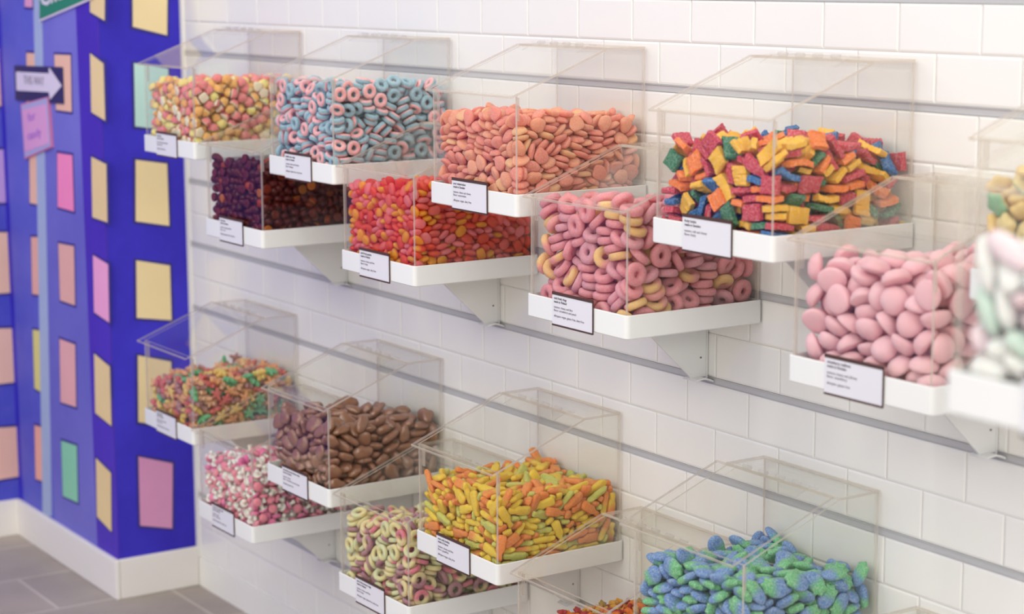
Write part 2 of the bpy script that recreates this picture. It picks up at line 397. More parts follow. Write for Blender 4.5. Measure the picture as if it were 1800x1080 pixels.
def make_bin(x, z, label, text, dx=0., y=0., bracket=True, cardx=.27):
    root = bpy.data.objects.new('candy_bin', None); COL.objects.link(root); root.location = P(x, y, z); root.empty_display_size = .05
    tag(root, label, 'candy bin', 'clear acrylic candy bins on the tiled wall')
    def part(name, me): o = bpy.data.objects.new(name, me); COL.objects.link(o); o.parent = root; return o
    part('tray', shared('tray', tray_mesh, [M_TRAY], True))['label'] = 'white tray under the clear box'
    part('side_pane', shared('side_pane_a', lambda: side_mesh(.02), CL)); part('side_pane', shared('side_pane_b', lambda: side_mesh(.98 - T), CL))
    part('front_pane', shared('front_pane', lambda: plate(.02 + T, .98 - T, -.975, -.975 + T, .016, lid_under(-.975) - .001, 1), CL))
    part('back_pane', shared('back_pane', lambda: plate(.02 + T, .98 - T, -.02 - T, -.02, .016, HT - T - .001, 1), CL))
    part('top_pane', shared('top_pane', lambda: plate(.02, .98, YH + .004, -.02, HT - T, HT, 2), CL))
    lid = part('lid', shared('lid%g' % dx, lambda: lid_mesh(dx), CL)); lid['label'] = 'sloping clear lid'
    h = part('hinge', shared('hinge%g' % dx, lambda: hinge_mesh(dx), [M_CLEAR, M_HINGE])); h.parent = lid
    for k, xx in enumerate((.02 + T + .001, .98 - T - .021)):
        part('corner_strip', shared('corner_strip%d' % k, lambda: plate(xx, xx + .02, -.958, -.946, .575, .712, 1), CL))
    if bracket:
        b = part('bracket', shared('bracket', bracket_mesh, [M_TRAY])); b['label'] = 'white triangular bracket under the tray'
        for k, zz in enumerate((-.06, -.28)):
            s = part('screw', shared('screw%d' % k, lambda: screw_mesh(zz), [M_STEEL])); s.parent = b
    if text is not None:
        x0, x1, z0, z1, yf = cardx, cardx + .40, -.014, TH + .047, -DEP - .0035
        card = part('label_card', shared('card%g' % cardx, lambda: scaled(box((x0, yf - .005, z0), (x1, yf, z1))), [M_CARD])); card['label'] = 'white printed card with dark bars'
        for nm, lo, hi in (('top_bar', (x0 - .002, yf - .0062, z1 - .016), (x1 + .002, yf + .001, z1 + .002)), ('bottom_bar', (x0 - .002, yf - .0062, z0 - .002), (x1 + .002, yf + .001, z0 + .009)), ('side_bar', (x1, yf - .0062, z0), (x1 + .006, yf + .001, z1))):
            b = part(nm, shared(nm + '%g' % cardx, lambda: scaled(box(lo, hi)), [M_BAR])); b.parent = card
        bold, mid, low = text
        def put(body, top, mat, bo, hh):
            m = Matrix(((1, 0, 0, (x0 + .018) * U), (0, 0, -1, (yf - .0056) * U), (0, 1, 0, top * U), (0, 0, 0, 1)))
            o = text_mesh('lettering', body, mat, card, hh * U, Matrix(), bo, ex=.00008); o.matrix_world = Matrix(); o.matrix_parent_inverse = Matrix(); o.matrix_basis = m
        put(bold, TH + .006, M_BOLD, .012, .0205); put(mid, TH - .046, M_INK, 0, .0195)
        if low: put(low, TH - .098, M_INK, 0, .0195)
    return root

ZA, ZB, ZC, ZD = .795, .217, -1.559, -2.1355
SW, FI, FR = 'made in Sweden', 'made in Finland', 'made in France'
BIN = {
 'A1': (-7.978, ZA, 'clear bin of pink, orange and yellow foam sweets, topmost bin beside the blue pillar', ('fruit foams\n' + SW, 'texture: foamy and pillowy\nflavor: fruity', 'allergens: gluten free'), -.02),
 'A2': (-5.685, ZA, 'clear bin of blue and pink sugared sour rings', ('bubble sour rings\n' + SW, 'texture: dense and chewy\nflavor: lollipop', 'allergens: gluten free, dairy free'), 0.),
 'A3': (-3.396, ZA, 'clear bin of peach coloured sour watermelon gummies in the top row', ('sour watermelon\n' + SW, 'texture: dense and chewy\nflavor: watermelon', 'allergens: vegan, dairy free'), 0.),
 'A4': (-1.079, ZA, 'clear bin of bright red, yellow, blue and green ribbed fruit bricks', ('fruity bricks\n' + SW, 'texture: soft and chewy\nflavor: fruity', None), 0.),
 'A5': (1.235, ZA, 'blurred clear bin of yellow and green sweets behind the nearest white mint sweets', None, 0.),
 'B1': (-6.815, ZB, 'clear bin of dark red-brown cola gummies below the blue and pink rings', ('cola drops\n' + SW, 'texture: chewy and firm\nflavor: cola', 'allergens: gluten free, dairy free'), -.03),
 'B2': (-4.601, ZB, 'clear bin of glowing orange and pink oval pastilles', ('tutti frutti passion\n' + FI, 'texture: chewy and firm\nflavor: fruity', 'allergens: vegan, dairy free'), 0.),
 'B3': (-2.292, ZB, 'clear bin of pink and yellow fruit rings, full to the lid', ('tutti frutti rings\n' + FI, 'texture: chewy and firm\nflavor: strawberry and peach', 'allergens: vegan, gluten free, dairy free'), 0.),
 'B4': (.045, ZB, 'clear bin of pale pink strawberry mallows at the right', ('strawberry mallows\n' + SW, 'texture: foamy and pillowy\nflavor: strawberry', 'allergens: gluten free'), .01),
 'C1': (-8.175, ZC, 'clear bin of mixed red, yellow and green gummy figures beside the blue pillar', ('gummy figures\n' + SW, 'texture: chewy and firm\nflavor: fruity', 'allergens: gluten free, dairy free'), -.03),
 'C2': (-5.845, ZC, 'clear bin of brown chocolate pieces', ('chocolate covered banana chips\n' + SW, 'texture: chewy\nflavor: chocolate covered banana', 'allergens: gluten free'), 0.),
 'C3': (-3.628, ZC, 'clear bin of yellow, orange and green sour soda bottles', ('sour soda bottles\n' + FR, 'texture: chewy and firm\nflavor: grapefruit', 'allergens: vegan, dairy free'), 0.),
 'C4': (-1.258, ZC, 'clear bin of blue and green sugared gummies at the bottom', None, -.06),
 'D1': (-7.115, ZD, 'clear bin of small pink and white mushroom sweets below the chocolate', ('strawberry mushrooms\n' + SW, 'texture: foamy\nflavor: strawberry', 'allergens: gluten free, dairy free'), -.03),
 'D2': (-4.735, ZD, 'clear bin of cream, green and plum summer rings behind the soda bottles', ('tutti frutti summer rings\n' + FI, 'texture: chewy and firm\nflavor: fruity', 'allergens: vegan, gluten free, dairy free'), 0.),
 'D3': (-2.446, ZD, 'clear bin of small gummy bears at the bottom edge of the view', ('gummy bears\n' + SW, 'texture: chewy and firm\nflavor: fruity', None), 0.),
 'D4': (.01, ZD, 'clear bin with only its lid corner showing at the bottom right', None, 0.),
 'E1': (3.07, .873, 'very blurred clear bin of white, mint and pink sweets closest to the camera', ('mint mallows\n' + SW, 'texture: soft\nflavor: mint', None), 0.),
}
for k, (x, z, lb, tx, dx) in BIN.items():
    make_bin(x, z, lb, tx, dx, -2.03 if k == 'E1' else 0., True, .285 if k != 'E1' else .33)

# ---------------------------------------------------------------- shapes of the sweets
def puff(rf, n=28, up=.005, dn=.005, lev=(1, .97, .86, .66, .36), ex=2.2, bump=0., seed=0, bend=0., side=.0, A=None):
    """a rounded sweet from a polar outline rf(angle): bulges UP above and DN below its rim (metres)"""
    rnd = random.Random(seed)
    bm = bmesh.new()
    def zf(s, h): return h * max(0., 1 - s ** ex) ** (1 / 2.)
    def vert(a, s, z):
        r = rf(a) * s
        x, y = r * math.cos(a), r * math.sin(a)
        j = 1 + bump * rnd.uniform(-1, 1)
        z = z * j + bend * (x * x)
        return bm.verts.new((x * (1 + bump * .3 * rnd.uniform(-1, 1)), y * (1 + bump * .3 * rnd.uniform(-1, 1)), z))
    A = A or [2 * PI * i / n for i in range(n)]; n = len(A)
    top = [[vert(a, s, side + zf(s, up)) for a in A] for s in lev]
    bot = [[vert(a, s, -side - zf(s, dn)) for a in A] for s in (lev if side > 0 else lev[1:])]
    if side <= 0: bot.insert(0, top[0])
    ct = vert(0, 0, side + up); cb = vert(0, 0, -side - dn)
    for L, c, flip, mi in ((top, ct, 0, 0), (bot, cb, 1, 1)):
        for p, q in zip(L, L[1:]):
            for i in range(n):
                k = (i + 1) % n
                f = bm.faces.new((p[i], p[k], q[k], q[i]) if not flip else (p[k], p[i], q[i], q[k])); f.material_index = mi
        for i in range(n):
            k = (i + 1) % n
            f = bm.faces.new((L[-1][i], L[-1][k], c) if not flip else (L[-1][k], L[-1][i], c)); f.material_index = mi
    if side > 0:
        for i in range(n):
            k = (i + 1) % n
            bm.faces.new((bot[0][i], bot[0][k], top[0][k], top[0][i]))
    return bm
def ring(R, r, h, n=26, m=10, bump=0., seed=0, ex=.8):
    rnd = random.Random(seed); bm = bmesh.new(); V = []
    for i in range(n):
        a = 2 * PI * i / n; row = []
        for j in range(m):
            b = 2 * PI * (j + .5) / m
            cb, sb = math.cos(b), math.sin(b)
            cb = math.copysign(abs(cb) ** ex, cb); sb = math.copysign(abs(sb) ** ex, sb)
            k = 1 + bump * rnd.uniform(-1, 1)
            rr = R + r * cb * k
            row.append(bm.verts.new((rr * math.cos(a), rr * math.sin(a), h * sb * k)))
        V.append(row)
    for i in range(n):
        for j in range(m):
            k, l = (i + 1) % n, (j + 1) % m
            f = bm.faces.new((V[i][j], V[k][j], V[k][l], V[i][l]))
            f.material_index = 0 if math.sin(2 * PI * (j + 1) / m) > -.1 else 1
    return bm
def lathe(prof, n=18):
    """prof: list of (r, z, material) from bottom to top"""
    bm = bmesh.new(); rows = []
    for r, z, mi in prof:
        rows.append([bm.verts.new((r * math.cos(2 * PI * i / n), r * math.sin(2 * PI * i / n), z)) for i in range(n)] if r > 0 else [bm.verts.new((0, 0, z))])
    for (p, q, pr) in zip(rows, rows[1:], prof[1:]):
        for i in range(n):
            k = (i + 1) % n
            f = None
            if len(p) == 1: f = bm.faces.new((p[0], q[k], q[i]))
            elif len(q) == 1: f = bm.faces.new((p[i], p[k], q[0]))
            else: f = bm.faces.new((p[i], p[k], q[k], q[i]))
            f.material_index = pr[2]
    return bm
def sup(a, rx, ry, e=2.): # superellipse
    c, s = abs(math.cos(a)) / rx, abs(math.sin(a)) / ry
    return 1 / (c ** e + s ** e) ** (1 / e)
def slab(L, W, T, bend, seed, ribs=7):
    """bent ribbed strip piece"""
    rnd = random.Random(seed); bm = bmesh.new(); nx, ny = 12, 5; rows = {}
    sk = rnd.uniform(-.25, .25)
    for s in (1, -1):
        for i in range(nx):
            for j in range(ny):
                u, v = i / (nx - 1) * 2 - 1, j / (ny - 1) * 2 - 1
                x = L / 2 * u + sk * W / 2 * v; y = W / 2 * v * (1 + .06 * math.sin(3 * u + seed))
                e = .82 if (i in (0, nx - 1) or j in (0, ny - 1)) else 1
                z = s * T / 2 * e * (1 + .14 * (1 if (i % 2) else -1)) + bend * x * x * 10 + rnd.uniform(-.0007, .0007) + .05 * x * v
                rows[s, i, j] = bm.verts.new((x, y, z))
    for i in range(nx - 1):
        for j in range(ny - 1):
            a = [rows[1, i, j], rows[1, i + 1, j], rows[1, i + 1, j + 1], rows[1, i, j + 1]]
            b = [rows[-1, i, j], rows[-1, i, j + 1], rows[-1, i + 1, j + 1], rows[-1, i + 1, j]]
            bm.faces.new(a); bm.faces.new(b)
    for i in range(nx - 1):
        for j, o in ((0, 0), (ny - 1, 1)):
            q = [rows[1, i, j], rows[-1, i, j], rows[-1, i + 1, j], rows[1, i + 1, j]]
            bm.faces.new(q if not o else q[::-1])
    for j in range(ny - 1):
        for i, o in ((0, 1), (nx - 1, 0)):
            q = [rows[1, i, j], rows[-1, i, j], rows[-1, i, j + 1], rows[1, i, j + 1]]
            bm.faces.new(q if not o else q[::-1])
    return bm
def bump_shape(a, pts, base): # polar outline with gaussian lobes (angle, height, width)
    r = base
    for c, h, w in pts:
        d = (a - c + PI) % (2 * PI) - PI
        r += h * math.exp(-(d / w) ** 2)
    return r
def bottle_r(a):
    K = 1.15
    # intersect the ray with a soda-bottle outline, sampled
    lo, hi = 0., .0245
    w = .0068
    for _ in range(18):
        m = (lo + hi) / 2; x, y = m * math.cos(a) / K, abs(m * math.sin(a)) / K
        hw = w if x < .003 else (w - (w - .0031) * min(1, (x - .003) / .007)) if x < .0145 else .0043
        if x < -.016: hw = w * math.sqrt(max(0, 1 - ((-.016 - x) / .003) ** 2))
        if x > .0175: hw = .0043 * math.sqrt(max(0, 1 - ((x - .0175) / .0018) ** 2))
        if -.006 < x < -.0005: hw *= .93
        if y < hw: lo = m
        else: hi = m
    return max(lo, .003)
_h = [math.atan2(y, x) for x, y in ((.0222, 0), (.0220, .0024), (.0205, .0047), (.0185, .0049), (.0165, .0049), (.0145, .0054), (.0115, .0062), (.008, .0072), (.004, .0078), (0, .0076), (-.004, .0072), (-.008, .0077), (-.013, .0078), (-.018, .0078), (-.0205, .0065), (-.0217, .004), (-.0221, .0015))]
BOTTLE_A = _h + [2 * PI - a for a in _h[:0:-1]]
# kind -> list of mesh builders (variants)
KINDS = {
 'foam':    [lambda s=s: puff(lambda a: .0105 * (1 + .10 * math.cos((3 + s) * a)), 24, .0125, .002, bump=.16, seed=s, ex=2.6) for s in range(3)],
 'sourring':[lambda s=s: ring(.0091, .0046, .0053, bump=.05, seed=s) for s in range(2)],
 'melon':   [lambda s=s: puff(lambda a: sup(a, .0135, .0118, 2.3) * (1 + .06 * math.cos(3 * a + s) + .03 * math.cos(5 * a)), 26, .0064, .0030, ex=3.4, bump=.07, seed=s) for s in range(3)],
 'brick':   [lambda s=s: slab((.034, .027, .039)[s % 3], (.022, .024, .016)[s % 3], .0086, (.5, -.2, .8, .1)[s % 4], s) for s in range(5)],
 'cola':    [lambda s=s: lathe([(0, -.0035, 1), (.0050, -.0038, 1), (.0078, -.0042, 1), (.0090, -.003, 1), (.0092, 0, 0), (.0086, .003, 0), (.0066, .0055, 0), (.0035, .0064, 0), (0, .0066, 0)], 20) for s in range(1)],
 'pastille':[lambda s=s: puff(lambda a: sup(a, .0112, .0083, 2.6), 24, .0050, .0050, ex=2.4, seed=s) for s in range(1)],
 'softring':[lambda s=s: ring(.0111, .0066, .0060, bump=.03, seed=s, ex=.75) for s in range(2)],
 'mallow':  [lambda s=s: puff(lambda a: .0186 * (1 + .22 * math.cos(a) + .03 * math.cos(3 * a + s)), 26, .0150, .0045, ex=2.3, bump=.035, seed=s) for s in range(3)],
 'kid':     [lambda s=s: puff(lambda a: bump_shape(a, [(0, .0118, .40), (PI * .47, .0064, .32), (-PI * .47, .0064, .32), (PI * .83, .0108, .30), (-PI * .83, .0108, .30)], .0062 + .0005 * s), 36, .0062, .0048, ex=5., bump=.05, seed=s) for s in range(2)],
 'choc':    [lambda s=s: puff(lambda a: sup(a, .0162 + .0028 * (s % 3), .0120 + .0020 * ((s * 2) % 4), 2.2) * (1 + .09 * math.cos(2 * a + s) + .08 * math.cos(3 * a + 2 * s) + .04 * math.cos(5 * a + s)), 26, .0078 + .0012 * (s % 2), .0058, ex=2.9, bump=.07, seed=s) for s in range(5)],
 'bottle':  [lambda s=s: puff(bottle_r, 40, .0056, .0040, ex=6., bump=.05, seed=s, A=BOTTLE_A) for s in range(1)],
 'fin':     [lambda s=s: puff(lambda a: bump_shape(a, [(0, .0080, .90), (PI, .0062, .26), (PI * .80, .0056, .22), (-PI * .80, .0056, .22)], .0128 + .0004 * s), 36, .0072, .0046, ex=3.6, bump=.06, seed=s) for s in range(2)],
 'mushroom':[lambda s=s: lathe([(0, -.0122, 1), (.0036, -.0120, 1), (.0046, -.0105, 1), (.0036, -.006, 1), (.0034, -.001, 1), (.0052, .0003, 1), (.0094, -.0006, 1), (.0101, .0008, 0), (.0092, .0035, 0), (.0062, .0058, 0), (.0028, .0067, 0), (0, .0069, 0)], 18) for s in range(1)],
 'summerring':[lambda s=s: ring(.0106, .0047, .0042, bump=.02, seed=s, ex=.75) for s in range(2)],
 'bear':    [lambda s=s: puff(lambda a: bump_shape(a, [(0, .0048, .42), (PI * .33, .0026, .25), (-PI * .33, .0026, .25), (PI * .8, .0042, .3), (-PI * .8, .0042, .3)], .0050), 30, .0052, .0030, ex=2.4, seed=s) for s in range(1)],
 'twist':   [lambda s=s: puff(lambda a: sup(a, .024 - .002 * s, .0105 + .001 * s, 2.4) * (1 + .04 * math.cos(4 * a + s)), 30, .0085, .0075, ex=2.3, bump=.05, seed=s) for s in range(3)],
 'palm':    [lambda s=s: puff(lambda a: .0145 * (1 + .12 * math.cos(5 * a + s)), 30, .009, .004, ex=2.4, bump=.03, seed=s) for s in range(2)],
}
BINS = { # key: (kind, candies' size gap)
 'A1': 'foam', 'A2': 'sourring', 'A3': 'melon', 'A4': 'brick', 'A5': 'palm', 'B1': 'cola', 'B2': 'pastille', 'B3': 'softring', 'B4': 'mallow',
 'C1': 'kid', 'C2': 'choc', 'C3': 'bottle', 'C4': 'fin', 'D1': 'mushroom', 'D2': 'summerring', 'D3': 'bear', 'E1': 'twist'}

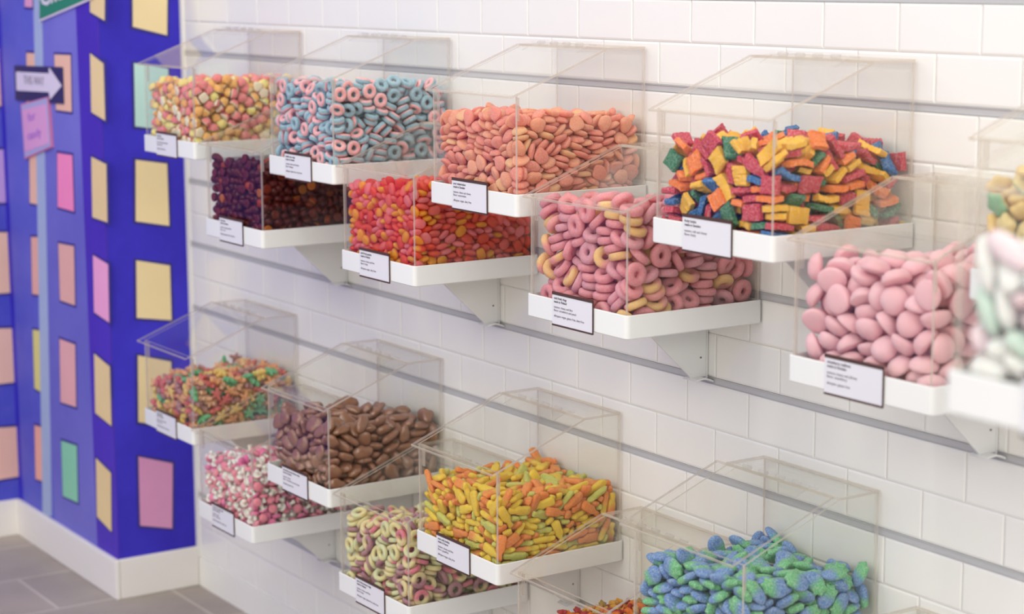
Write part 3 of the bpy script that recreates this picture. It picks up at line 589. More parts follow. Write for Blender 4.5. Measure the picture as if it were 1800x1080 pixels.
# settled resting places of the sweets, one table per bin; each number reads: variant, x, y, z in thousandths of the box, then three turns in hundredths of a circle
REST = {
 'A1': (267, [3975052195239180,2981096492249775,1981601571258875,3979658510211871,2980747543239077,3940694347098828,2946113595101195,1949066373111692,1944473468929048,3938270264508899,3947332628060894,1944345370090218,1948487136959553,1945649272951078,3943208487889449,3934716245768783,3944019278779499,2948161417918842,2930398597211006,3938492287009047,3898260634950184,2947190210990066,2903239294999336,2947468600000788,2949053527990764,1949331174000584,3981654137251475,2938519439943106,2939063464378781,1932511545160799,2944207143030495,1948378418978885,2945242543020520,3947548378974977,2369057600019892,3944160544051093,1933298309061636,3943477206029576,3943113272909184,2940398327618600,1948369516648105,1946347518210593,3946604217519308,1948569468928582,1658058589000577,1912565247160018,2947280442130837,2949116137000613,2943350237880411,1950792190401114,2868050573989763,1931779324648088,3944606386080251,3943667425110056,1924254398873614,3299018431750400,3609019536736401,3788773617980362,3929413195489711,1564018370759600,1927445367038465,3784059353040695,1735056536860136,1921677577119739,1718051421059525,3613018169755100,3947128375400807,2633018317741899,3793018283752099,1054051528089692,3946205447650898,2052059139399302,2311053299869663,1949754388010716,2570048447168931,2933050100040189,2138052456948815,2256053177619078,1498057261970271,1425067552153587,1120050363990459,2904747482719079,1854641599929792,2462052204939313,1191053579075306,1856067176230891,1921559513899828,1335050531980989,2919615316068704,3886053311999605,2892222578031171,2940310124499097,2852060426900758,1429050429450392,1891270167089130,2768053190970462,2946570098899987,1148051232968757,3270055509841337,2392053264019666,2227018295759500,3712052362948412,2857063520276608,3358057205958650,1235049347940893,1787068500157404,2916725157928625,1891121220923373,3268057256709677,3656203601040268,2074054221001092,3893433221079198,3346052358930186,1428056493944385,1144107587009910,3884545161798591,2671051185873394,2701051264088932,2884184388640875,2907320568918927,3722018110750200,3721616613940120,2511040160160259,1094056326580674,2871055239050588,1520050501990060,3674058467069683,2408357610939838,3334058122094203,1948738093079816,3761891601999646,3822018104758799,1063050387840126,2916398338958419,1946380089988278,3540053134390222,3203059438811669,1951827479960050,1504051367690428,2137079154940267,2544084593740261,3779573590999655,1510204603920801,2899668258024425,2909763558149966,3091227586918964,2124108107261700,1052058171889706,2656069230170980,2888712307080720,1914446549312796,3937240092800043,1879357134838958,3516070443011976,1883499445739567,2426062128929313,2569170585869458,3724703609909509,3857604540049381,2794455615719200,3808975615809852,2678863614050247,1889127310138274,1581063209190370,3509363586991284,1948878606861105,2859183158960772,3886825428993161,2050086475233799,3650964615148616,2822561308759574,2927820137095484,2876168407018507,2865252496399514,2720505604989856,2860472147861161,3871329442030399,1475796609070069,2946818592059735,2423281613048632,1853765107049965,1852414430049834,3319084480949509,3751804589629693,3938137071129309,1877160271599710,1872286346037791,3130077516949500,2635518611009908,2453051078940883,2858681099980467,3860262255086812,3858511242510816,2911795340801029,2869635472336996,2854492498950760,1262092552040636,3703326594959517,2949786235159060,3905982413251000,1380129552991250,3923843541849202,3861478277009668,3862723376939789,3837845569980667,1345082149990841,1856358278048773,1879121589839408,2816313607931382,3629061085160215,1935514086891857,2857084142133129,2857336223843910,2855662272939536,1855677381370597,2852581384930611,3858264519989299,2869385529310990,2545728602908970,1858189137955594,1824112504929949,3861411583960443,3770104144336693,1857326386159253,3345430585070214,3286260573950114,2053868558009584,3863583124511389,2849276113079536,3856493142680103,1512106384798472,2860419361880115,2856666447858897,3888769204219172,3858607237251703,1859113402329695,3619347580959946,3055136568960162,3637729586990422,2774237570969284,1857651171949928,3157079322091709,1823504375223023,1780684581039916,3487694607104405,3171482587980022,2498084563653399,3798123271968942,2757084350904915,3859794266179454,3652077393129466,1809192528859569,1721139569100374,3869695522048834,3185053053811737,2230079179109482,3946877181983883,1557074289870490,1053112325959299,3435081351648516,2981863317261575,3809120485579411,3815755546060134,3843516577921604,2681425602030208,3557826582900880,1462181571979534,2868374129966993,2824152211770237,1456135255980363,1278112458670510,2136176533960476,2825838506168434,2324343609220760,2668118555650921,3793133077991197,2683133133181074,3873845153239975,2692101209129548,3860286256820296,3896892287860225,2387080447749417,1777123428501102,2900861377597003,1706139469906201,2909155493191876,3927914469819940,3309153557760505,2333285598098942,3800099565950835,2710796590910239,3282582586949550,1370223569889752,2055055050803910,1227126108160859,3567109130796482,3898897096800784,2861938112150953,2457141234965291,1311140235951590,1951982143255101,2823950201251326,1291123331619626,3539144307018692,1641137289179523,1942951189939836,2938892234011366,1386178290259099,1863937281711107,3940982282259500,1949949336010984,1856935341020161,3055151424307901,1866513449848106,3484098470711197,1822853363262126,3942938486690488,1947846412980884,2871904444749927,3863947482969193,2138290549920173,1568422591040180,2522500582049886,1583257561930502,3497158500060530,3432454577048967,2327832591000743,3210226549090675,3767412597129707,1364586572869761,2019593563760175,1944951538970141,2860921558981297,3506768550960327,3375704572820337,3055451556030835,1248795565991016,3100697554120176,2399763578089076,1100783544031116,2164715548119946]),
 'A2': (264, [1967068639251075,1940062527859309,2967182634258375,2967320654250075,2967177231750625,2967413584258175,2943066250895813,1956535614700372,1967532178759074,1967823548251225,1946436695869268,2967767185758875,1961730617738079,1935552720958952,2967886432750925,1936222334026084,2940153515371323,1934065384019337,1328032382256600,1761032593753300,2623032528753100,1935731509889605,2933150400283407,1106032558752700,1256032639254500,2899039714250597,2935867689864701,1935664704029348,2488032349759700,2955935196701027,1939807253920832,2967920310267674,2941606211898201,2929066444030203,2933328172091780,1891611359880407,2936354466070325,2937223529340110,2554053660874007,1933909609421012,2626045178678212,1937663248359407,2734033139749100,1145033668742999,1935300576470385,2934671137984920,2936439503945522,1918776309054510,1934365253440514,2511105715031445,1922482339900651,1465065215929616,2932875161350891,1937421371100879,1935688417560676,1933502424450806,2923155687808924,1924395293035722,1935657463499213,2935405134045006,2929624507945578,2276055275016883,2935326525510400,1934566309025104,2934711363059989,1932423181479793,1934508266009875,2899307731479992,1934032117253700,2903797437950180,1444065670339572,1934110322995226,1934547459094789,2934631567935187,1933827368019662,1937277208660786,1934269291049521,2717066470059724,1147065490920132,2908361423070227,1750066513960376,2288106706045874,2922231132000328,1032065140259525,2851065380122007,2930115138995094,1713056666330007,2932941647041130,1476065164910227,2057060255271588,1145051259192285,1241065439320979,2906101186010087,2877355346931251,1665059352649610,1742065300929819,2934934533509923,1653064433580405,1760059389120002,2933512537940502,1732062227090353,1832065282989699,2059065694099379,2153032113756900,1889277415968773,2308065561000037,1804064701221080,2904197425784007,2831064157419678,1388065259995793,1888468224989881,2032065386250075,2266065162500487,1597063277439891,1886277687000421,2885065634000390,1870066586020205,1868809670933412,2555067437091364,2847065234529685,2360065509019942,1577066370548200,1405065308059429,2429065466459715,2361065648920136,1114061410549221,1871684641296698,2195065421310075,2905608668930181,1896688272468590,1933968452787797,1353065204040487,2529065584500285,2114065353000680,1473066529489806,2050066500679823,2900843507390990,1365061115219786,1654065603440688,1887738179069578,2226065343009398,1507069456359927,2888859596124390,1897968110250400,2854756678840248,1850140679913882,1114114193951388,1861861289100989,2896163263451489,2323092439110438,1263066111980477,2886901261578913,2912417605300727,1895935383429775,1856456397738077,1837316481589684,2864837131010119,2885503156925894,2850088536049528,1196092573499878,1888489643038686,2884601624060322,2890255641009771,1841628407909595,2757452693500691,2902578108058949,2841748385970546,2848938467903996,1874731584909440,1562086107121067,1816354388178383,1838758248046080,1838567289045793,1840606216895891,1840790329024500,2418095566559774,1886181599020067,2122153680910937,1841644183874900,1836289146401381,2832231508709008,2935761065132493,1884358656073529,2477033065842409,1882248210844692,1274131630570787,1781230594640289,2967503065750425,1886778561993820,2839548383738496,2391124606050165,1825859402809080,2840942321038779,1831034065737001,2967303065250125,2843940223090596,2479396683124485,2840829192970328,1830688458915620,1222115249739885,2843130487440783,2823677305300922,1725144700944502,1839555492559478,2629229693900441,2637113675119532,2826178137039056,2057160198129426,1804594520069574,2833204262620025,2856241345740574,1823891631478986,2415111091391791,1840918120732498,1478113306819531,2830131355581799,2824706521029252,2806139453915316,1248119506440193,1846568586035691,2854503677380823,2522161245005885,1807474403777923,1323121366539926,1066144560010321,1820174204939776,1816421293730820,1342241676029196,2657388682590091,2835556107420994,2937096059091297,1921202083000125,1830413164670231,2496116108114217,2718161168974572,2207162352991538,2841432479975002,1840968583755700,1841696080939904,2937396060001535,1883332066932257,1807359097250625,2780430528994803,1065105615009765,1190108650569003,1840808083990089,2702115131000630,1807509219251425,1408163247029122,2166114261843093,1608159428520385,1723248532905999,1804913538880499,1774342675940092,1832329244598983,2781659574590483,2658671643009826,1870448081000296,1770165307130882,1822849503900592,1630115559920580,1810305581979310,2142183616031073,2784228676999764,2803157099039057,1944677060491498,1428162163085210,1130163383019179,1722160425519520,2811319527559493,2717694514960390,2741332606050852,2141233550919603,1784816595069467,2934875081005001,1616129192571503,2706158254086187,1080133319529921,2627119320005192,2432111393854701,1773791483025500,2657161498905582,2273170546115906,2762711659098362,2229192688054286,1748109077490718,2633122071034378,2181108112848605,1837258052500904,1542160176520217,2322161201989234,2548161296059327,2065159273999847,2732146356080574,2370147488861561,1617268522950356,2532172504861577,2090164470291082,2716968568259300,2160185519529480,2708160566921086,1673466548000501,2833473571149939,1629232594660122,1754130587921087,2786135624571009,2473487644080301,1619590674889727,1568326658989319,2583143651961095,2398195660084108,1135686612014909,1240492651889140,2678880646651191,1151261649888489,2332411652079823,2080799614954709,2032882570258625,1152962591643091,1032655578759624,1517251687009440,2140352638978730,1136575639189535,1056203649308210,2306646634948373]),
 'A3': (300, [2978200351751125,1961182555719575,3972480552290475,1944046410448288,2964711544258626,1978663216750525,1954406181860777,2941047592150157,3962849178280727,3965215141751175,3937038241210601,3961886526833185,1943059333619815,3953152211650072,1821038193256204,2963928206188773,3539036157263102,3953851431140226,2380023581796797,2703023624730200,1947140282330317,3530021282750800,2758021300759800,1426022243740101,3962809239830128,1715046431174805,2933059518949747,3179045562001978,2938059167969859,1272055150239915,2936474294070602,3382044317164500,1947268305930982,1944575584129441,1835045482169898,1258043292339897,3952148380283690,3935501441999754,3937264487470519,3942429358015623,1277057384020998,2940358515006169,1941361457974299,2937907279910256,3153048293956530,1936792390550109,2938979276251601,1938063124990486,3919217611880349,2934408427864701,1875054399127230,1937265223540113,2940941426025981,3937418622470114,1021065171250725,1460055521929552,2937687356970159,1938285527034597,3175038132299500,2940378318989678,1938664265970743,3936746340520597,3940306129930163,2938311635034680,1933334385629798,2110049562663106,1686044225195797,2938560203010072,2157059215015933,3934273585009751,1938647389979950,3943526353995524,3939629158920291,2933069480509701,1934461239990502,1938944338950447,3570066598110027,2876056582848709,1930626325519911,2931669447480095,3935560267590089,2773046167709112,1937488407065000,3931657476990211,1937742423954800,2506060424979456,1933771461059698,3930669552869127,2601067526100622,2747063570029319,1937140490969588,2937728252745700,3940376290044785,1932939482619802,3925377573029764,2935300255989750,3934530114960845,2584055330419791,3931577413989948,1108056485508792,1938834319130044,1863058311059321,3592059471999646,1931234415053716,3940280395599003,3278046588895399,1788059526031059,3262061445059595,1934490163040010,2686056356039900,1880714592000445,2934530496450304,1935574526440110,3934067246269853,3203055480969900,1691021105751900,3598062255899934,1363058158029494,3910865559044202,1079047239109554,1141063391020028,3934118418051870,2900205434934394,1078063145409511,3477062362490796,2610058421469386,3926302175950154,3539061541560714,2278057518410493,2692059481029563,3636067168070515,1399069471905012,2936799514930444,3902158116949606,1936728183944915,1909132584869584,2158063435990028,2381055354920919,3919427481970547,1395051515905403,1057064359919919,1119064345030364,2936719113104700,2797055395979397,1901585375014370,1356089592943908,3913771136019812,2247076220569677,1941815102009980,3576075368429690,2904325552024703,3030627572118239,2479067407055585,3588214603650501,2353050096109752,3055063467130464,2737158613944192,2870061105762226,3884447132014915,3223062357010575,2901588161450704,3904355245945407,1368085399003982,3042061552171075,1424073134975221,1057069421549975,1904873482008706,3932624096940349,3659541607020492,2293157611429415,3811071367440223,2655088607949540,1741272600629573,2517070583060423,2909918131950408,2690073520020429,3903958541860750,2178348620511011,3819073253369694,2878933373990225,3890644223004272,2749653591580403,3434090226955786,1895783315500598,1893483588079921,1889859353129658,2340059203019958,3484092484969541,2697968564868338,3810810588560384,3896540280969936,3716064245788695,2464079160040105,1768897555911431,3894808264966075,1866494537088915,1915211240971165,1062092303969538,1585405612035526,3063502585950248,2404153589220777,2885458208959653,3867459395035804,2793253576890522,3881293475876612,1869730502950396,3102138587990556,3878195527520178,2546797585005794,3944908076081429,1626282606590588,2553896576490382,2978542065757925,1518126219099891,3869582455020008,1689080333559804,2907442078040355,3830946330835511,2916345105000789,2870165159889300,1873685300955092,2187101324030187,1825854561499517,2785061085010345,2515098270024117,1862422550040602,2852607594490079,3619060087919258,3801658457029545,3339159559579923,3870101451269670,2315087337619221,2851198483460695,2634159599499809,3493102295969117,1829422362070328,3829486477959864,1899206325899952,3877578555034702,3713094118069497,1211125242980165,1530116119040052,3832898316190908,2860526351540907,2848156375950212,3202132417509986,2796959537713893,2844681146044585,3604105214950838,2845126544945683,2854874122479891,2899232161093385,3850335435101605,3654110566034909,2250126280090512,1890944231078646,2591979538247301,1779532583971182,1510064081080120,1837516104029421,2816414168679570,3875889187959966,3540485575830672,2937061096480486,3831677258530225,3837610324752075,3840699366895503,3847683408953924,1565144411991278,1877862424569685,1353461587009830,2934965056754800,3168075131928683,3838812158030345,3885144320176204,1345101417030838,3383271575799221,1889383169499921,1411167200540005,1808891448995395,3776209518999515,1654841547420992,2881291301990484,1835250385609598,3844710471019360,3825677544960026,1809357570299899,1098288588025793,2864107180389300,2829944180140113,3878848221960973,3798119416930317,1577106457560203,2758738447025602,1826807465980402,3815870500095096,3343803573980303,3075059089529804,3593104146930182,3840978109249402,2836543242050307,1837777260109998,2828223414899726,1182097509978679,1836623128459579,2831513194980073,1836247195123999,2842745213470004,1841453282459888,1838342363105290,3699104419409202,1840494427970207,3831596406949416,2094150477989375,3315102530995810,2692370582129843,1456061076055576,3306133076024801,2835714162030533,2830613211064576,3036131250241576,2797745319259125,3858115273005621,2104121267965410,1721150315119212,2797192304230194,3430160408470985,1104177422020142,3816366427860776,2834776416981200,1847633503960250,3699492557079656,2438290580978700,1509153599949476,1819202097763305,2952667051850381,3902151068050077,2941280057900817,2695123088409932,3846274072079994,2578067069860374,3218062066000470,1847763099070406,1795131120034788,2254204095254500,2456161157539811,1766172173895400,1120160173960137,1524166190039410,2256138147149143,1835149204039689,3058134194133723,2422171252600793,1583164249090831,3834269245989204,1656123293926008,1431175312639900,3837363301944109,3348099251049801,3161124284020296,3429115312900645,2299129318380469,1790104291981240,3797290311741473,1835480321975516,1566172316430301,1812810362809779,2518159353979791,1066156390024602,2662133408978588,1228166440969985,2331135457050463,2738839442490712,1648173457986224,2712164464231427,1786104481060887,2021170445741574,3059479521859639,3847979457253500,2823295509169087,3139180496069545,1846383497950118,3471130579440785,3061210558999449,3870232571519925,2812152586009981,2140163548940372,1679576578530602,3487816530260928,2512575541629505,1201120577500301,3523262582979758,3219933519890931,3300969521315801,2059687520968829,2225449535810670,3249392589004214,2764568578600309,2500369577009694,1152283585980994,3111631548049446,2157367555009825,2690882558926115,1170573539801718,1455729561080026,2072383595964803,2342647530986288,3077809543549816,3313736532008262,1090940525609375,2405944528060781,1474486576970476,3244632525899138,2143725542930135,2160464551990983,1419804531990048,2420386575649820,1090530564630290,1297501572974124,2411617555004985,2205767546540282,3231544573935697,2737735552950060,2332896536959717]),
 'A4': (237, [1962671249067442,5925038385240054,1962284377739976,4965197211270226,3909045568288902,4792031221754800,1592031175736701,5495034487266400,5939360614941394,3796033479760702,5089032456775799,2691032416777199,3551045339261401,5292032460754101,2431032587760900,5491033262259100,4559072558986393,4940479572976425,1632080573130030,3928803318090919,4198049204213993,1940874236019725,5934967461240249,4924188271063803,3955202504005075,4934887463106395,2938063515934098,1943175598000375,1916494407119901,3955412282009976,3947138427009577,2930385473659799,1900057307004900,4943093153005226,5938379237009775,3930730496030731,4942599405000575,5938484337000025,2965604118247377,5932070257510076,3939917181979329,1913787536069557,1912817387900208,5138063320520400,5935560291974525,1336057206883095,4691073325459704,5393067440006602,1912585568999953,1917291136015195,1900089198989893,2061122570590124,1893520158330401,2934564504930146,5326065316960620,2937607354029726,3955435126995326,3723082579290638,4149079524100929,1914913101840051,2388066176230284,1069081218009728,2917352510951364,1913119377000607,1920588452940252,5899317540129102,2433064333048871,1720236599929317,2934496226030124,2555218603120757,1917717443950502,2613059414977192,4917732163940794,4063082153005427,5061073276009925,5242063141568699,3927326180990217,4934081102999873,3871301439070042,4792093405950178,4900212553520089,1844092149015226,3195088372610217,2214073425048643,3267104243100623,2769063294009700,2664069253034877,1721078143499995,5779919564999962,1610970537245700,5898477501001618,2898936323089099,3899441434100096,5370707571013736,5869158461880726,3926745231996015,2130062104035299,5379076524419975,5148334585351515,1897688378230603,3886248300989866,5258106534085488,2344087365950720,4101890548488202,3059149492160717,4454102187925683,3540097448749010,3823835521969411,4309109100054813,2867846421909602,5826089350500007,5834202595930144,5458845582005981,3888635167089787,4397155576070802,3341281561431491,2762064091980148,5572117212004804,1703102485010406,1458944527918486,2520090106909988,2895836139736389,2839799272510503,2601132145440071,3861441159999895,5884231366470004,5557789552041986,4818648205529495,5840383590040436,4083766525051313,4908232090940398,4868426282004976,3646318563068976,5844934220488303,4254123316360319,1840885449960724,2895377387460193,5411065085045000,3844522326959974,4683147387029635,1439174118909461,5039892535229974,4187146217985404,4756138234004686,4146126392870720,2769554175989718,4497677582964778,5929968065322706,2218186558090840,1070058059991001,3837258242499506,5868921361629592,4655088082020076,3692243156140467,3774132538970437,4807422080929300,4819350234945607,1059144342910124,4181155272450071,3838780205830122,2691230084510192,1446277589870749,4085576555024229,2554122274069824,1753559273960032,5862588270600311,1912338075010050,3770445258968751,4630544557991102,1497122559070703,2695691554188839,5844760323510704,5936721082489925,2600202544961253,4681427585920136,3836188178980216,5809303298029939,1032297516230325,4806239477999306,2244114469120026,1819271406050233,2631158350570510,3761423546759409,3792734121359977,1780941514470200,3639867527339781,4758308361930293,2819825125948662,5833584495993201,4839382341940094,3092122428130160,1136164143986707,2508182147070117,1656218241004086,3544046047980600,5466133344409181,1852632056750002,2853720095859824,3581343538279077,2719484142993673,1037207221211873,5750547222984795,1465257326050025,4272189394069783,3734448417099863,5461114475970951,1903529073540512,5775280122283794,5780298520069583,2820133499958706,3792179277889888,4692167439530314,1680223488950111,5718871476500017,1823163085469891,5193174137679533,2778924162065683,2722385146026575,5700296292130809,2793695506930300,3175448562159951,3045217094749825,5755194132015018,1137221522169526,2397249089024912,2807432482540192,4320309081782204,5705117183960212,4599260286259288,1755282562070370,3478270516049405,5792567518933396,1191382525920848,5767558359054206,4743417380084905,3505172445948715,4200783504899240,1541202065449719,4391128257989985,2719827175139139,4725702218836013,4748216348429987,2611277383989822,5817862320411110,3781648320920201,1441359521998198,5302225052910175,1749903106920888,4718605126106882,4786362177885999,2582170319039441,2393316382759522,4637484494820492,5209062039000400,1825552048990797,4753355052119952,2496277133268691,2820580124069812,2731448093889603,2785648246984595,5690500332731674,4741939374969449,5719347452873015,3800769404830283,4723875415935013,3729758392560516,2623659429964799,4511298477050091,2624936437040172,4731641449469820,2647281517479396,1431515523890272,3046640477984026,2572585539046086,1691750479720204,3479641487048944,2397735491998624,3632678536949733,1213524516178603,1270623541969693,5072614517939646,4193915498931619,2392370546729073,4179967530234900,1508463562949893,2305936504369702,2749541531150877,1302374530869465,3245274557710339]),
 'A5': (16, [2073037432081833,1058066515850722,2132049335183392,1217063419115113,1052072332156583,1126103471911124,1195073525910791,1186077445910008,1235059315128102,1126124377049620,1247066584029566,1067229558809145,2126132340520685,2067150488758405,2067138283934606,1031185380858068,2956425065349570,2387063056014173,1118070048470122,1819328082000022,2187178050055013,2821933085000318,1282122025000015,2612177047099530,1349118094055303,2515180061981105,1878828060538914,2073179051459927,1872412064819534,2933945068320916,2717029070791502,1248065059120486,2620071053899662,2920746105469984,1936599064151302,2462075100925317,2075062109390202,2928374146015973,1925064102016229,2579185119990158,2973850095259375,1820671118884118,2157185110520292,1920156105994680,1925543112030885,1929283087950113,2822228115935782,1915642092842915,2820084086069777,1865839135024620,1811191132939129,1657121152326593,2813573098980684,1913728148970290,2884331155001070,2905938140930716,2624028150734201,1067109118890100,2815784183045307,1851482157936714,2933185142009793,1298058174145196,1815327238016011,2198069106960848,2840596175490295,2881068171985919,2215173163509719,2857438221961175,2522075131045890,2821263205043973,2833656202040531,2067195174628713,2331148168988529,1071164201890863,1972293192248674,1806732270640321,2396065191269085,1973069195258975,2568148184090571,1865369280302496,1773082132050650,2937402219089131,2931491177559504,1918831198995602,2880152212893700,1944358295199918,2943520265073408,2327164254900336,2925940242885787,2844538214989984,1212177226944594,2941623177879774,2881720235028848,1158179270984314,1765167196609985,2774593284262026,2774449290259325,1876838274490688,1898251223760980,1309067259040885,2870545295440705,2635070250370083,2895436309490715,1745072210539889,2179072162980854,2859085245529819,2072063187089707,1438063216208638,1973723226259575,1947304393750468,1734189261925587,1829250304601585,2811456365910083,2814832328080104,2973180245197682,2933479343010494,1933629288095619,2940217332620369,2446089331865989,2973849254251275,2231154295920461,2854572353995724,2941074305368826,2915680324974480,1925934317044326,1740075248039890,1547044205901921,2816532404019763,1920788307099114,2956184410048493,1392026316756399,1900379387439716,2837179306006076,2154069233960671,2815721331979744,2821668376020690,1814942262419280,2530073296579875,2835071284019632,1564133371885809,1287105358895486,1936488431965908,1816933351580099,1878231398802780,1662113314218605,2405111386040670,2831131342000198,1903026353762201,1189206382755000,1502050371286801,1619026364750200,1931748364989729,2326064393030971,1932624389530290,1430191411099255,1733056325998526,1912870371054694,1807075410965285,2823918412500585,2817793404500078,2807249398508607,1387130478924202,2834466481001899,1681103413509617,2755071466490318,1881341446979447,2309204445753598,2491081444959994,1909108408350890,1930433474939463,2709193487589980,2932737442529707,2910599420969634,1335064463999225,1217176428790151,1596109422927002,2097216465906286,2815679446970797,1816272464030864,2634070458969351,2824803441000070,1293134471739214,1869904471013817,1845369535500497,2948067452141618,1936681494004200,2937955414256709,2818160463036010,2940546512669172,2530122498010258,1973867448759725,1973261506258675,2947332525210763,1718065507039665,1842704517945520,2862026474741900,2774268547118311,2597274518000978,1456067509910443,2851564500971304,1307066550034595,2932805494939829,1801164532040002,1898175491460292,2468666609960213,1192834555060469,2745304537688806,2026382550750475,1454168588985780,1180153543769195,2235404554920246,2116342553693802,1900627547450075,1855884532369331,2759876487074992,2733651544590009,1638162500099767,1701246556820534,1137937563449496,2872464566459982,1929748558940583,2144496599963775,1889239543531312,1441292561039877,1655372557000897,1312819578460007,2316159545080343,1040482582239232,1170323555269205,1476450621960354,1231234544948340,1701853560104500,1749493552560384,2863331574999992,2551943576698313,1686500579970240,2935156536139814,1937628575930688,2074298523056515,1542349598975577,1946440560819871,2122428577023784,2675388615990498,2751760549020725,2781968496309098,2557845548009560,1848769548968957,1114705567059414,1813071567348584,1560026540759300,1588186552020080,2436065567029109,1635272617004000,1049893573289572,2346692611479599,1782862563810879,2368513642460020,1440901551979997,1113812562100079,2829675612500706,1309192598029768,2352935579063802,1818547587980405,1749607584056076,1665078577479306,2282294558741887,2762407568969929,1026768582241225,2557118580911061,2929037566789895,1375404599139894,2578547609040710,1526279610019128,1293856608980118,2409788593109934,2184725594141218,2621893575949987,1335319583831894,2084585547990236]),
